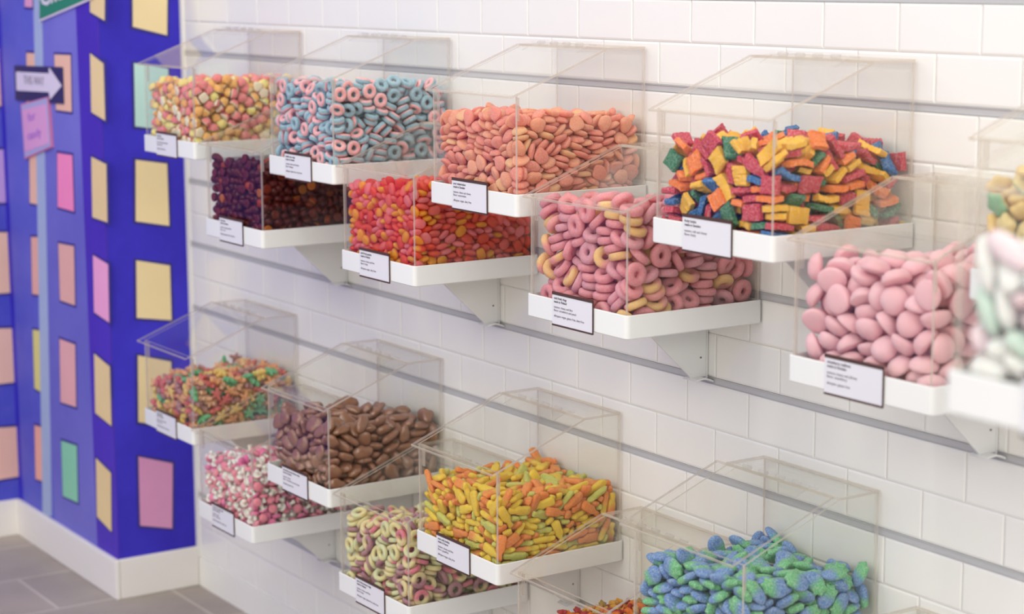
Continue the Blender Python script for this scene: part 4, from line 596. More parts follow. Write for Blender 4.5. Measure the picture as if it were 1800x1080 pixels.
 'B1': (285, [1973047447258075,1973116234258375,1973444451758425,1973365423250475,1973452225259075,1959148162923190,1973677176252175,1921045227819260,1954300241980992,1953044294891166,1955242420130131,1973754213758225,1956047370988606,1944027517759600,1946312180178638,1951408166480783,1678027300752800,1519039176203799,1765027447753400,1227027525753200,1649027669754600,1893046608189340,1954377218590277,1491042252809855,1952206219970467,1186027378757300,1953232173010693,1952622297632290,1354027609753500,1952150301219946,1951311411223394,1725027622755200,1951070176024507,1952201288744399,1938286478549923,1599027411757700,1951112486060198,1129045625340088,1856027191753600,1903027408752300,1952317352004722,1953570230956278,1937439292023980,1674027540758700,1954600157269639,1951154360999813,1953636228013721,1952388350141039,1953681395878687,1952464323011128,1821047260741876,1953238354944987,1952117422106412,1799049641579495,1951506251031337,1952673316741298,1047027297756300,1952162441154697,1953730317768391,1355027326751600,1952563293570483,1950541326089697,1952562396429995,1951751387966325,1952186475860907,1120027178753900,1311027459759400,1934345310569709,1935631370015674,1881037324243599,1075027504751800,1442027172758600,1936692241138565,1841047556389915,1951484179864413,1210027302759800,1952074567430202,1953342124549004,1907027124751500,1753046553350216,1173047122860679,1468046347578587,1950607420060047,1973047112759225,1936380254109981,1938269288060579,1952498433728305,1962360502788472,1953746145939483,1951436394015814,1924549166970056,1109047561105892,1951192117954810,1666045449998632,1053048637599923,1921752270589420,1973176550758125,1629047124019958,1399039237228298,1694047184040498,1915501375079138,1421049292049737,1497047540748377,1954263116812995,1804044341370805,1369040408348690,1273047204039197,1388047467980078,1925100280999500,1299046389890475,1545057339010089,1914213398070420,1973800416258475,1570047123798922,1351046532210121,1498044627871053,1051047373107188,1952083629149313,1953823280018629,1731047404006489,1476050469025694,1903095335539590,1196047192579587,1640048235570189,1254047262419824,1621049486149877,1829027114751300,1347048193860577,1096047447054917,1163044241008118,1953811345130308,1623067349959682,1448047417989455,1952565461950767,1717045253679591,1026047448252325,1552047470420887,1564047523076091,1123045304069016,1525041405256707,1401053536770675,1952287527520198,1953642108844295,1329047272580223,1548051597903889,1860047506934385,1916141548838575,1082053243149994,1039057569341683,1769047159470185,1943505106790808,1226048582009878,1425056600040290,1048047128024713,1916558108083090,1963821120261126,1242046431398910,1716068490650134,1544127642569500,1727061343540708,1605046561670924,1952469095173299,1958712094886969,1153059442218132,1378047126018401,1782047265758727,1109041381101436,1587047641880681,1550047300499918,1425048363810322,1242045095073069,1952729446960179,1429043095246797,1044046188660334,1613047295818264,1827043402898987,1320047165946407,1153046506020664,1459047540750026,1289047607660920,1888783309008691,1875132490100694,1280047328460220,1896097373060169,1907369474040412,1653047603009614,1973404089252075,1892309240551207,1865263485106427,1885572389310973,1194107615549680,1504047097369818,1891611113005084,1905057456920812,1953120091100331,1890359152079204,1899659176699797,1784054205480291,1913805156836611,1915217524450112,1759178640869755,1467071230680804,1870297328758775,1198064462791481,1882446274077193,1884213352991600,1887490125859224,1304061109500280,1507103174955015,1889593320939423,1701068132005904,1888090205034796,1885104555309078,1905700118008736,1716087577829579,1127049103860376,1899415118011319,1882076139840710,1891436438569887,1313056532709423,1890148153000379,1891802233182997,1887159293087181,1973656467757825,1756040090193799,1890606252816898,1890716323158101,1890354386500602,1872776384231423,1788073504893982,1623047075000040,1890292184025911,1821088452468598,1159083563019155,1430303594038949,1870601175252425,1890452186178997,1870210205757975,1670109278648782,1887165096240937,1890750192232095,1883525277836516,1887279425478704,1892357438480593,1870116631919028,1870086266721427,1175089340044700,1890424352179759,1870658358750675,1702130451255100,1861434469060276,1930437512964524,1899816099955613,1890525206050187,1838200521499310,1258084497934693,1890246140940407,1815118223027172,1885711422955406,1763110606093471,1890300096169405,1667137616979955,1820110150039285,1882371303271673,1870677257758875,1580108397931688,1816082585379714,1957828200779567,1888500348491197,1914782447857406,1106092156066431,1913508489179379,1322127497954088,1607110603133178,1606184598908406,1889740105630110,1458074126760396,1529108265930162,1886239276789732,1468112393943722,1246074375579717,1832656440950181,1665079550706601,1081164595350100,1053392566683010,1880385224740225,1147110214421083,1534110220559917,1588095251962390,1706130345250700,1629109408811077,1292110430059776,1779126477953619,1163155573834900,1362098591660103,1532112104176294,1891376089149945,1741113173083792,1183111146910302,1433108193180514,1088109215220571,1908145220938781,1119110287579391,1820108363000374,1758111402689787,1872186459119035,1092093490989310,1819137541979229,1875275543969592,1161127505989455,1538200600219357,1281122565008147,1026247559751975,1326045044051190,1584110047817217,1084064069830488,1890224084063431,1383112169790062,1253081161589414,1915956104956088,1097130089254400,1938884075953572,1929922123929142,1886876162268979,1944884166945792,1798727446989560,1870953167759575,1218113226836287,1627109195129978,1953956168140046,1930895221099906,1184085254689296,1038110228779320,1425130268254500,1963949273240924,1910973230253100,1935873265929647,1957896335458303,1356109319046492,1741110285009478,1223110318013405,1046095297530023,1904954296975093,1045113358759910,1870884312758975,1675083397808066,1168109386044907,1890951346015297,1954876404589681,1809563456969769,1867510437141018,1044121432100673,1795264501550127,1444102466801313,1963515510750376,1879843423510074,1953953387974200,1893953405258276,1533141578963706,1845325494266612,1951952431000856,1226095530950749,1234160575339172,1909648490220936,1952891524118065,1934129602949665,1190225589960111,1612260600850457,1026170541750575,1046739551680904,1185662536010979,1089793521986911,1590307598924016,1155593552429000,1043860520408604,1374235581628898,1386360591491388,1152728525021741,1078586555060618,1399468589529588,1762222609021487,1077681543079554,1214338559050426,1904183651410582,1233585555619586]),
 'B2': (300, [1967174495269721,1967055408239673,1969391330261075,1963108301861626,1969561148772025,1969580261740474,1969658379269074,1969878183796921,1969896289759026,1964443272329371,1967761205790779,1962310279859120,1850030562741100,1944030497745701,1944030608749301,1632030628197305,1967237129740079,1956047290981228,1912049668928616,1744030251767000,1317030396273202,1172033242277505,1723042675438894,1816030298763600,1953970206278098,1584030211744501,1948063228989964,1946820302369604,1592030543172393,1745030547763801,1952160133961091,1655031156730997,1954258312031264,1793030129760500,1956178185020025,1959175326900125,1958721394032989,1566033408315898,1437030440740000,1356030235259401,1249030212765500,1285032599997176,1956475164450424,1368030585750799,1955086528004673,1951592417520781,1098030393765599,1956475363530224,1956914361981125,1960525424121876,1955091575990024,1213035602246807,1951630141619316,1896032393299801,1443051368291575,1588044680023686,1955272189985377,1956238229550275,1949397439024622,1133051312160713,1955378238009773,1938043343479399,1953392177199638,1111042617581094,1948201372989412,1946629328010796,1950402393489616,1381049504906415,1949314454030264,1956569364019975,1945146232959704,1342030125769700,1955653207026028,1949225453969865,1944041182910100,1950189270954289,1946490314055606,1600047469669514,1948595193140259,1309037292138663,1503042268104092,1030044412182369,1846046667053830,1943331352895398,1948108668399687,1946713325920008,1945325407010449,1891040142910100,1166041459850106,1786043632051484,1944098151550099,1402040178590400,1944693236050250,1946121361529501,1943277368970353,1969462107279475,1867038207628900,1957954133053673,1944523203579798,1948789368900694,1318044477998800,1943125440030097,1944084624074801,1941719151559780,1944831244985105,1929874323231425,1938171410939943,1944773281840299,1946380122039742,1938456208000449,1938715276469999,1944559316054696,1084045533028795,1490034194830750,1261040135409100,1585053297599670,1944479471519908,1945093479970041,1438043283479101,1945329158980042,1924253415029651,1948811159010035,1536044139172369,1907051446470311,1748054469889878,1560055347449774,1945968291750346,1944970368235200,1969049099251824,1391049306070659,1811043374878885,1925465423980358,1947387487974399,1682044352500600,1256043485969299,1793054511569481,1479041607429800,1637043267479999,1492050494738770,1823043434950399,1669044501075004,1963244536279718,1177039391750092,1677046452469605,1756227697089634,1744045419980397,1958885107929827,1075055187289826,1935927213254298,1644124687050304,1879042279830343,1755049321024085,1914324501009649,1450050553029169,1561044610991427,1958826402070623,1112047486369810,1123044153509498,1541047486183912,1660049550004076,1908355199059988,1063052347549713,1736059374459974,1951795111439583,1247048429995006,1052044594000798,1708044607599895,1170042109945400,1787054186035317,1225044309539702,1807065248979031,1196056509935321,1466044134499999,1676061307539926,1374043351034600,1969726092771827,1030056192750026,1929640277050258,1665048215399990,1389065620441707,1582056139189577,1044055133019823,1046054249109834,1841061476450106,1905098197500207,1668057403005017,1901173689450292,1250054534989676,1908535270050355,1033055539190174,1156053558004577,1208053155055620,1047055302994719,1522051555955925,1632051108119320,1916298113024921,1420070223080143,1192087619600010,1689190679924304,1108164627010306,1894304236470202,1905414245388807,1192081348974803,1918887145030679,1451075640139849,1875107663096382,1316059181035285,1319063531569475,1827094545034890,1956170560949326,1102056266045079,1504055382014818,1709053113030483,1729071160975021,1890570389030018,1940657107120700,1905439113924215,1909736185549681,1935515098700220,1379065398030034,1219078265888538,1913888233229099,1698307681880654,1894118102971055,1949664454960999,1651072650768799,1901757227044505,1958165613929826,1969176683770876,1914490240060356,1870278331055202,1910753344075510,1912172523410374,1518076659410381,1849055088370027,1123064209879873,1079079417428983,1908244159590227,1898223223820378,1918325288330324,1892126562969243,1868856174985002,1916404340900574,1871077352519319,1317082611916091,1940243693129569,1866367128930700,1913557136973386,1901103266980373,1241065385025284,1908251504929756,1887083513004777,1865160190050199,1621074359276612,1746095651063131,1868286479039548,1437066490909074,1880067600021107,1837192673550814,1600244678129596,1907601233049885,1559082241519680,1814093325996077,1867640384090303,1495085430050008,1907545444230179,1061319613986026,1886260690690018,1863898108520184,1914667420109232,1889159480910170,1077049072956212,1885410163070118,1295072336990611,1867636444839638,1872824130125200,1867308431490208,1032492605158185,1950584475020715,1890146624620591,1900823206005686,1724085209050186,1521083298929804,1889853393010698,1373073445975303,1868432452020002,1793071588854099,1907724102985082,1898954113154990,1423078098035595,1590087194869906,1151101240170632,1867963324859296,1872153366765504,1310094376470289,1872581347975202,1907204109959822,1379081151910250,1854731304419927,1898109314530014,1042076479930176,1924055082790023,1876496165930094,1856370242273688,1307079227460103,1902195288150072,1857203414480077,1608173669470995,1482032072239204,1867176147050299,1843623214261225,1865285383360310,1477132394290573,1868396411044901,1868355460910000,1659098170935678,1868970221749900,1856538218010975,1883817336320270,1869892359995210,1599104527100275,1744134130930774,1865307191409888,1860098158959069,1867591287805995,1884654308079465,1866530308520088,1863393307128656,1125109354872071,1867512354530498,1854124439980171,1854214462080125,1857377505011528,1378089549920797,1713091582570677,1136252616110484,1318128076589824,1732103072130413,1030104078259576,1371057072019930,1944337073120399,1303096130369025,1865944165034913,1807081132110247,1866145235979723,1879840265879620,1868224369000253,1495095338064814,1245141071020395,1866706140889640,1258105164777926,1267133411470323,1866352381930311,1944319539520401,1947123073650391,1802108208900399,1843893226241024,1857296282010327,1861751259969109,1737144255789138,1865212321010743,1438127304020377,1868683347004800,1581090448149804,1832212621470284,1623088579020243,1862775119073689,1856302124018589,1851451216629925,1362145286055300,1903453295030624,1367115333029744,1867464388980697,1908101399460083,1770175660930510,1032121586178381,1117083103080602,1291044075000501,1969587066239226,1862587125669014,1552137160980857,1849222257659475,1284096283340267,1719111334990090,1543136394014212,1787120414400123,1053133514069834,1736086534954804,1271084575030695,1453173638150029,1041407602429925,1195283605897398,1870378073470589,1864509113499586,1854231114141162,1206098095943900,1354132194619875,1866564179890749,1854664260080625,1866338324810807,1707084261650668,1853438347130628,1868710391509901,1617135320030663,1197137378115415,1674133376409627,1907919399439798,1320112430699924,1969927440228127,1156092433815898,1860513436639588,1730140517930559,1806228581975304,1444101573194997,1821164569855995,1894204586974117,1534110558115196,1220120550227221,1513112612549990,1100094597835690,1576427650958793,1501200664100386,1141086043016178,1851716081659430,1902787068034803,1935190071980649,1874272071510088,1856178065030074,1772043074979850,1795126080569827,1552041060931652,1956924068044323,1956266073979527,1902621073105397,1348132114035480,1607134137439325,1817144123921198,1098134150120823,1843440132248227,1513086093811159,1849240182831233,1895639173971128,1449120164889724,1202135175970772,1843788194768624,1299147202608599,1525150221835992,1205081199049601,1481102232861310,1354102256929580,1843826303240675,1482146272689193,1798157247217703,1197147444091000,1845951401251571,1827099388049490,1031111355781924,1622131409930281,1898751434601215,1433121425289724,1938866444549694,1731131421090272,1952769449900066,1273158472689203,1774132469055382,1663133438080415,1380119495845303,1955519515994923,1214111469983933,1898446502029415,1906393538139432,1895253558530600,1860500493954419,1816134497930786,1956436549642393,1235197501429504,1958238618082925,1962380564757787,1821121597610192,1914209644950343,1321149569919570,1751157618970417,1358131608935889,1414146627146086,1056740567960255,1447425634267180,1085265579040698,1936350677960350,1469648633119957,1856271652050901,1304463629480406,1678563659969572,1030902546772479,1765491687000791,1455966614308793,1120383599430400,1044851587108726,1804560682869653,1592103640690803,1732502654935505,1094641578895607,1096463591710523,1174521602169568,1348607621950194,1715430666419304,1833442675025424,1258417616439889,1271158612049003,1183961560747214,1336684606029335,1039962548827381,1046698596989230,1473813628948694,1067536567819176,1273903590759082,1477561638030043,1775343680490490,1339536621084401,1687253677179405,1598589657015018,1256334610939463,1090804546968546,1186590598835602,1645459677540187]),
 'B3': (173, [1966082354250125,2966269454752375,2957918175162068,2529038701231697,2421034599259900,2919388249090898,1284080720511191,1537048439795002,2933511152140220,2918084742040025,1929081264006200,1924087558980997,2940799351179284,1926786127096626,2827086786129679,1926784235983995,2920519309060318,2668076425690314,1920113624055488,1672076316910259,2918225272005884,1918082687049929,2921268160099522,1320067264868935,2232075193130309,1555077557060796,1918549390974711,2303079430888321,2225072307038714,2912891316098417,1790082358079334,1917209337955787,2919119159974403,1124034118752200,1816081450984793,1074082720600178,1922144463081026,1918403136217109,1676082238009927,1074082654910638,1918253224510887,1828081560080517,1919423406993367,2117081285169720,1144082575588891,1924220713053620,2918651191015005,2033081307752275,1918351335010148,1870099372969357,1619125777439610,1918624245005019,1070075435481808,2918966323751500,1914657352990013,1823081153620676,2493082342000193,1601076649900847,1911666298000000,1917200565896985,2767081492040174,1778086644990104,2832199750915100,1401071238373699,1521082124480081,2653082184999936,1576541751480222,1877082241590914,2767082698010130,2687082591490004,1691085747010346,2190088446960450,1172082496050378,1703034082751800,1505081180009854,1928179076123804,1184079373950854,2539081286990068,1312080118048986,1699082533020167,1421081505934992,2380081099518991,2893648138005008,2915585455000473,1165321720920054,2528091233009949,2289082638005287,1852221449829461,1251082572989716,2783085193021360,1415113712985899,1918499487004623,2849678404980218,2898069070104291,1924285687006463,2539157660790514,2918303113430776,2891919185200180,2353134338085293,1073112590419320,2314097534004507,1873476236010873,1858797349419221,1914395506560586,1875336388015117,2917389730880199,2918623086500079,1105130192005024,1726570756950098,2366153386079449,2874493137541401,2798499430519880,1661549701054800,1320406713835914,2081153086005013,1591155440500184,1202137673459296,1828816129143914,1918917077025302,1927297551079093,2129212708139149,1798229640915196,1797453289994026,1801351437989905,1738207421965596,1797438345099411,2764778361789320,1871815444979742,1314199608185301,1797785243590495,1749688142751275,2966915449251025,2451203438000662,1498210356105513,2438134471980759,1407132658089923,1616206256449694,2783218696970968,1660131135520190,1327173234938451,1790245157119842,2505549688915114,2445178554410196,2771216117008964,1079203249539386,1224203314529792,1787919318971240,1707213491959643,2852307613965792,1788562247098978,1598187546005879,2435082054060365,1723202278051309,1782170308120416,1817488700020507,1788556169428801,1801692260840059,1081198512990213,1715134082980262,2082195457009870,2259275677419813,1639539644020638,2542434683560999,1797881191070450,2749632387259625,2659173632050157,1714340656884401,1919690492421507,2759432645510479,2789586314360217,1192292431980068,1229203370499604,1893493766974592,2424159178858904,1563246506974813,2645266714874997,2797921233959495,2794314278979460,1639203380030215,2921391620841299,2325234475820644,2561082033005099,1224082034000044,2082120033000085,2846859033005000,2794698054050565,1794191033000065,2647203033005011,2749828091258075,1786387123370333,2081134139500010,1248158168963922,1635212182041135,1443203265960731,1798332209979853,1209203250054919,2788304354501105,2082202359018520,2790321514060331,2190295485995102,1757212553990973,1175362545006226,1501543624969249,2227227563046793,2320626676550074,1661201728936280,2240842630318996,2269501664925977,1142870617422089,1615686708039528,2439670680899934,1151503617720038,2100323665919253,2079207657461513,2069523675941237,1440221698300193,1350763631840646,1082707620060097,2065923615068285]),
 'B4': (117, [1906028549768400,2642074482268602,2294029460754301,3752084396110996,3971232497248476,2924133290750680,3590073214998628,3071052301839704,3211064526158467,1488089323115511,3902089445489301,1873093178989958,2634103589059583,2907107593898587,1876073296889025,3695081141079302,3585473632088740,1415104605430078,2342089211990951,3893206319830204,2485089632969996,1491245655989759,2741088283065604,3906247626929985,2333079106939305,1579071369011413,2522110514782075,2088082152096704,1632221631949427,2207139585129364,3087077583246788,3910083072418297,2232097307429784,1072085433098699,1423067468900319,3163094221420405,1332091309009160,2428120395479191,3072279618008401,3893352245979557,2931336414999555,2921359327969565,3927176174894090,3198083072358105,1802102479970183,3527101113099758,3570091073106120,2793139107010180,2449143221055019,2328152514849444,1361498620000439,3701266558939866,3688125492259654,2602755663098976,1647644622879832,2103481602154996,3374747610088000,1281878608038298,2861390614008869,2152128408690224,1550640589758730,1846180214160652,3820210557249901,1845410178031464,1418070082014278,3822312556060197,2835308142248099,3818251428985626,3205143391858968,1253266595940427,2564337618610619,3134278559108689,2071183383760425,1788309502005117,2763191330925100,2466803617960078,3705088074480201,2687378624429622,2634208133960875,2890393149659984,2932374497039954,3792369385990527,1794501604039632,3597153256659702,2110205134899263,3187758554988700,3481221563019234,1496219296006099,1233222109970196,1075607556396700,1368220187956294,3894548166989753,1100226240050259,2359374628996519,2612230497929637,3723229229658714,2485303547946097,1776375279108877,2784506418940532,2532227379420597,2729262068828170,2971472242238077,3133304442096084,2082905540086175,3721165363920556,3028237095750674,2501225174630801,2193217235479604,1511490587070033,3103104028000158,2335192399177604,1373220048008999,2846512128944913,1196250319108510,3072204546361094,3189558596979783,2381217298581305,1219245487709839,3862156070005182,3346231426239746,2307279568034502,3195197028000120,2764539085590804,2908742047060318,1896826119960196,2971656150759224,2906895027000029,2762770179309301,3771925135491086,1767868157109814,1745606224808579,1919969144256798,3830680165180710,1919782228159223,3879648246989457,3213625507990342,2845546348120067,3877502278129574,1969627333197882,3963474415729830,2059811540120607,1458901574074781,1084679552320868,1675776594989390,1730663575949895,2186917531968953,1361873566858021,3932490577118297,2833592650939174]),
 'C1': (256, [2959323329701071,2970660286232274,2945059530870814,2956417230701068,2942030410751502,2970276186250975,2970511320752025,2956380400810720,2964376137740275,2943114176099315,2970769436740925,1970236389741824,1965546176251525,2953657187360172,2919036204809402,1952951411233483,2924789528975404,2945193318075478,2943127366480115,1946670383520515,2744401516920280,2610033399790800,2917682535559607,2946230240100182,1847037487092284,2943823364010415,2901064264961214,2944235515439785,1191036155187105,1923054330009460,1954482136341896,2944921281559384,2628035235250700,1924371501025201,2927198473030627,2938644124984825,2685039145209200,1473030348741801,1031873497729376,2929620449099748,1923483483090551,2652549526045377,2077405460570002,1934831290330238,2156038395699399,2913454414904709,1923901502960727,2930941319050754,2923102462009808,1921703482949941,2896560496040664,2617058470963668,2927032107220052,2927420305954798,1309072430899830,2564046165239806,2773039421246098,1904528383530113,2279590487119335,1929559423959890,1929860412070551,2262040352271196,2762671536944981,1726031333739698,2928266128079339,1917133273950499,2807592520145506,1922304442659993,1894824205899938,2927590253085199,2457167499909997,1373035102269900,1921110416509894,1390320484994990,2814156508911475,2116911469089721,2576900504151118,2908821470469818,2921744244529794,2929722332290057,1903330256950504,2895403447529311,2960879202173121,2295060278520204,2898214417909375,1075048162350103,2225054230025910,2917593316360598,2902738424070420,2772529495960405,2905856152800136,2910194172009631,1670941507969402,1154208439590719,2501747503116002,2524049235150558,2407056417104898,2348056162860609,2829052216169459,2899767130589003,1933168096190256,1038751464997801,2891638346130340,1960787106319422,2070062362189811,1644412521010084,1078516444399695,2465059143401115,1823263510963976,1830452496310195,1115062092045714,1798075296059627,2721057082069690,2388423453004396,1352085217019573,1900508210539395,2736074215069925,2870152217030165,2365060308970289,2892416356520018,2932108087114404,2897318202490381,2883506272104899,1619071311590430,1213954453874203,2530067439671068,2873929460649028,1690101482050229,1069063271959185,1181059293439589,2882813338550125,2356065361019651,1111047222899693,2105733443935113,2362173475430596,1890935367150481,2280058123936600,1843059369548898,2328493456010439,2559082095530118,2871440240000342,2474524499469607,2903421164370082,2879224278089708,1472127458080627,2882298373490795,1758775513109787,1876239114159532,2874765277039698,1521627508359824,2853211345080452,1472819476159602,1228861461221032,2878558091960638,1545077331250522,1438072191029173,2067172380930697,1179819441060532,1087287440990313,1809370465969902,1201519444479890,1947571075924179,1860098124910206,2875665273060800,2364883460110832,2629105095150224,2845880263540117,2872606199459892,1515191447821040,1926317083985302,2805817142569700,2816607441075095,2781760196065216,1750913492954790,2882716179860697,1713132116959901,2816705485409892,1230079067990216,1747106163990590,2863580146020424,2466085275010905,1740083273490695,1877524323099746,2698619491161036,1159370410739501,1762191487009339,2796078460766097,1840351125984700,1387587478479318,1946410071501389,2436954469814106,2467049051860057,1855939186981043,1785782353015377,1852704403481192,2676724489083608,2830048069199207,1682099376050720,2602782489000283,1845701141889786,1782926209950821,2176131392809200,1749278483938854,1055430402081076,1858261463399707,2825145173520904,1396334433035012,1939674078500487,1806425197989582,1068117303340296,1868352321440699,1418124422059554,1807481084060147,2391112093000696,1826268173970418,1799535204489885,1857146325539478,2830897392089418,2720770450459924,1407252451134598,2810807501930846,2808196113005084,2407105249079641,2804223414109153,1795532440409901,1591603483030438,2291060037024811,2047062062271283,2825502129000626,1182118174000224,2029108186749576,1816471327930196,1590125407039422,2262429439095003,2841387080924989,1121127137980591,2655116208999808,2526140186130250,2204328406195103,1794384373519296,2793278354070502,2825805412390906,1801329424519704,1112209392129246,2766664458859794,1785866100960961,2780796247975416,1784347261025321,1600142247010329,2753178346983813,2798516377879912,1477105357079905,2318166409608883,1238111379330712,1124640436004995,2242213408015616,2516133061899751,1764412096818623,1326145078440484,2790664191969102,1833965259754600,1807561292009457,2782939317923912,2790629337520419,2788714388480886,1172101321991119,2824857464961452,2235606458429779,1079947439579809,2819294088400696,1642140164500278,1778880175000936,1777461258024114,2840250238910370,1784742301995124,2797851318975010,2277116313028978,1781302311970679,1761113370829832,1839143419378408,2671859463100502,2517879469058920,2321814447519981,2590055038964809,2405094035015019,2783303038460279,1147058036480104,1868861063804803,1950928111998495,2773131070009994,1670211078985087,2804614055669720,2832918062213800,2821644111969255,2870799076904895,1897950142130553,2758558129288921,2577189105769598,1236118126850014,2802139251570081,2786679256009475,1085237287381709,1768915373560599,2646114337410391,1802612382970394,1710834401035194,2691135422034271,2453695472460323,1489276423579498,2066835425990138,1291376427104094,2149450408950045,1602225447940107,2218724436990012,1277212454440083]),
 'C2': (199, [3953312358750373,2931950423277007,4940063226840518,3963567156218076,2641057554650102,2929326449839211,2482047360263901,1957314587311482,3965087120249175,4893056595669302,1953693447547897,3941706335110172,2940570432889528,5937057470988486,2930502256854486,1940710225838961,4921622266418188,2288050151260602,3937144555989832,2319051383270601,4925250212079614,3940206470009075,1928145430800711,4935520500949013,5940572358024426,4933167342074705,1925928566950789,4912172242969236,3792727546010072,5780034360763500,2058685540149524,3926830376009918,3946945151862997,4921314167060394,1411542566979861,5192034525764400,5391052556150399,2903738124850452,4073047475826699,4890500568379327,3209054327879551,3925806446004916,2714317553621210,2880448125589203,1945878295998419,3924946259961458,1901258544491099,2711079256780516,4931819195049282,4565901544999838,5362052250869344,5921788296600799,3778058535649306,1924054384074501,1940853498999981,2566768536069208,3475077500261233,2414075191994028,3531668552570877,2393660552880549,5911337280000161,1904081293929201,4923213112940519,2076361557134710,4538166583529198,3066074394996378,5921430379080361,1965839109258775,3911417212840096,1545346585000366,2121130532869676,4806169579099831,2903396514010748,2526048074245000,2881767501079102,1440317582040120,4322204548921227,4048140551251474,5696889522510312,4807067222990322,5850593521869656,5717080131329685,1580073219089623,4882449308974881,2811964540269600,1910332101000964,5194075238975814,5414082443660132,3879437437499195,4375406591459297,2221502543118039,4209099433066791,2734082421020634,4856077474150074,4856651485975890,4663058074280994,2068090179956012,4164071096949893,5488068264569892,1157071185975813,5077058289044701,4320290566929089,4886083110991451,4609082450000551,1956474078171476,5593531544510076,4672083350449401,2294099458361207,1810072165480089,2531103137939793,3897582151789616,5614084289419671,5822118293100265,1184899499970760,2611117383429407,3844190172030131,3854677406030700,1854659176420110,4824548408030460,4631394555439203,1883236377169694,3821951137200448,2858903335199524,3427176540104381,1718915447989735,1452727504197121,5227253544699331,3831341233025774,2642139160149281,2807513213073678,4825138377489796,2865839117449627,3783459515040475,1241108535919396,1832541279869603,3358134088054683,3837225497949971,2883635055900012,1072963457301605,1161222520209836,4933356058934497,2742486156449785,1812271121015217,1685678520930135,5840500358489713,3790473457549209,2221799482861904,4815375145804802,1729733488944800,5123060034990199,2262095034000023,5849864229959380,1511253522100508,2444142322930038,4823357547079696,1684463526329431,3673172034000177,4237126266019454,5386058046045301,1796137099010172,5791690064820269,3859331342569884,3372753497020023,4563209058559710,5829594331809508,4157509515861585,2783086034000035,1826250293085193,2497153394940089,5586642486540092,1658824470079445,3082136080670611,5732337333979936,2471479516960611,4800348402025309,1066517515880636,5363119516049939,2723174535070336,5397558483879512,4828708287029903,5832185436509912,2780815187969148,2206181337009930,5728473069926007,5807776358964382,5726915047004727,1734568043500101,1855465035020291,4343176269039908,2729787300915612,3848729224000129,3316529541069523,4731599153189361,4728336255089301,2745670347824597,2342141344019204,5065145333925317,4737240399979869,3281854464774397,5771812043080000,1714893097000571,3756691164870310,2727416230995671,2646233440080274,1811361463460198,1742566446519102,1763865379149393,1513601450088549,1408662459379800,5431308515029529,2428220108005021,3735386079796106,4470218263064498,3769214231469805,3741194331940481,1773266460010305,4693368433741074,4732127476000526,5557127500018801,3772762431945005,5580887465834307,1456864461758702,5186938436011051,1925908042005013,2906767034000064,3439183034010070,5913230034000049,5838940057114509,1537107054824900,2698229113984722,4351166158994808,5245122121849391,1310138203999820,2524157197030415,5733178167015076,3621219236920061,3737461300979938,2685213283059921,4270228387059641,5723592363969423,1119136386875390,1635956368738503,5818931437870339,2298188468045295,4638870364018838,3697524482084224,3086330473993866,1168339514064325,2528941470631696,4524369513090507,1137797444810083,1057880430019169,4270607517965683,3514817471299901]),
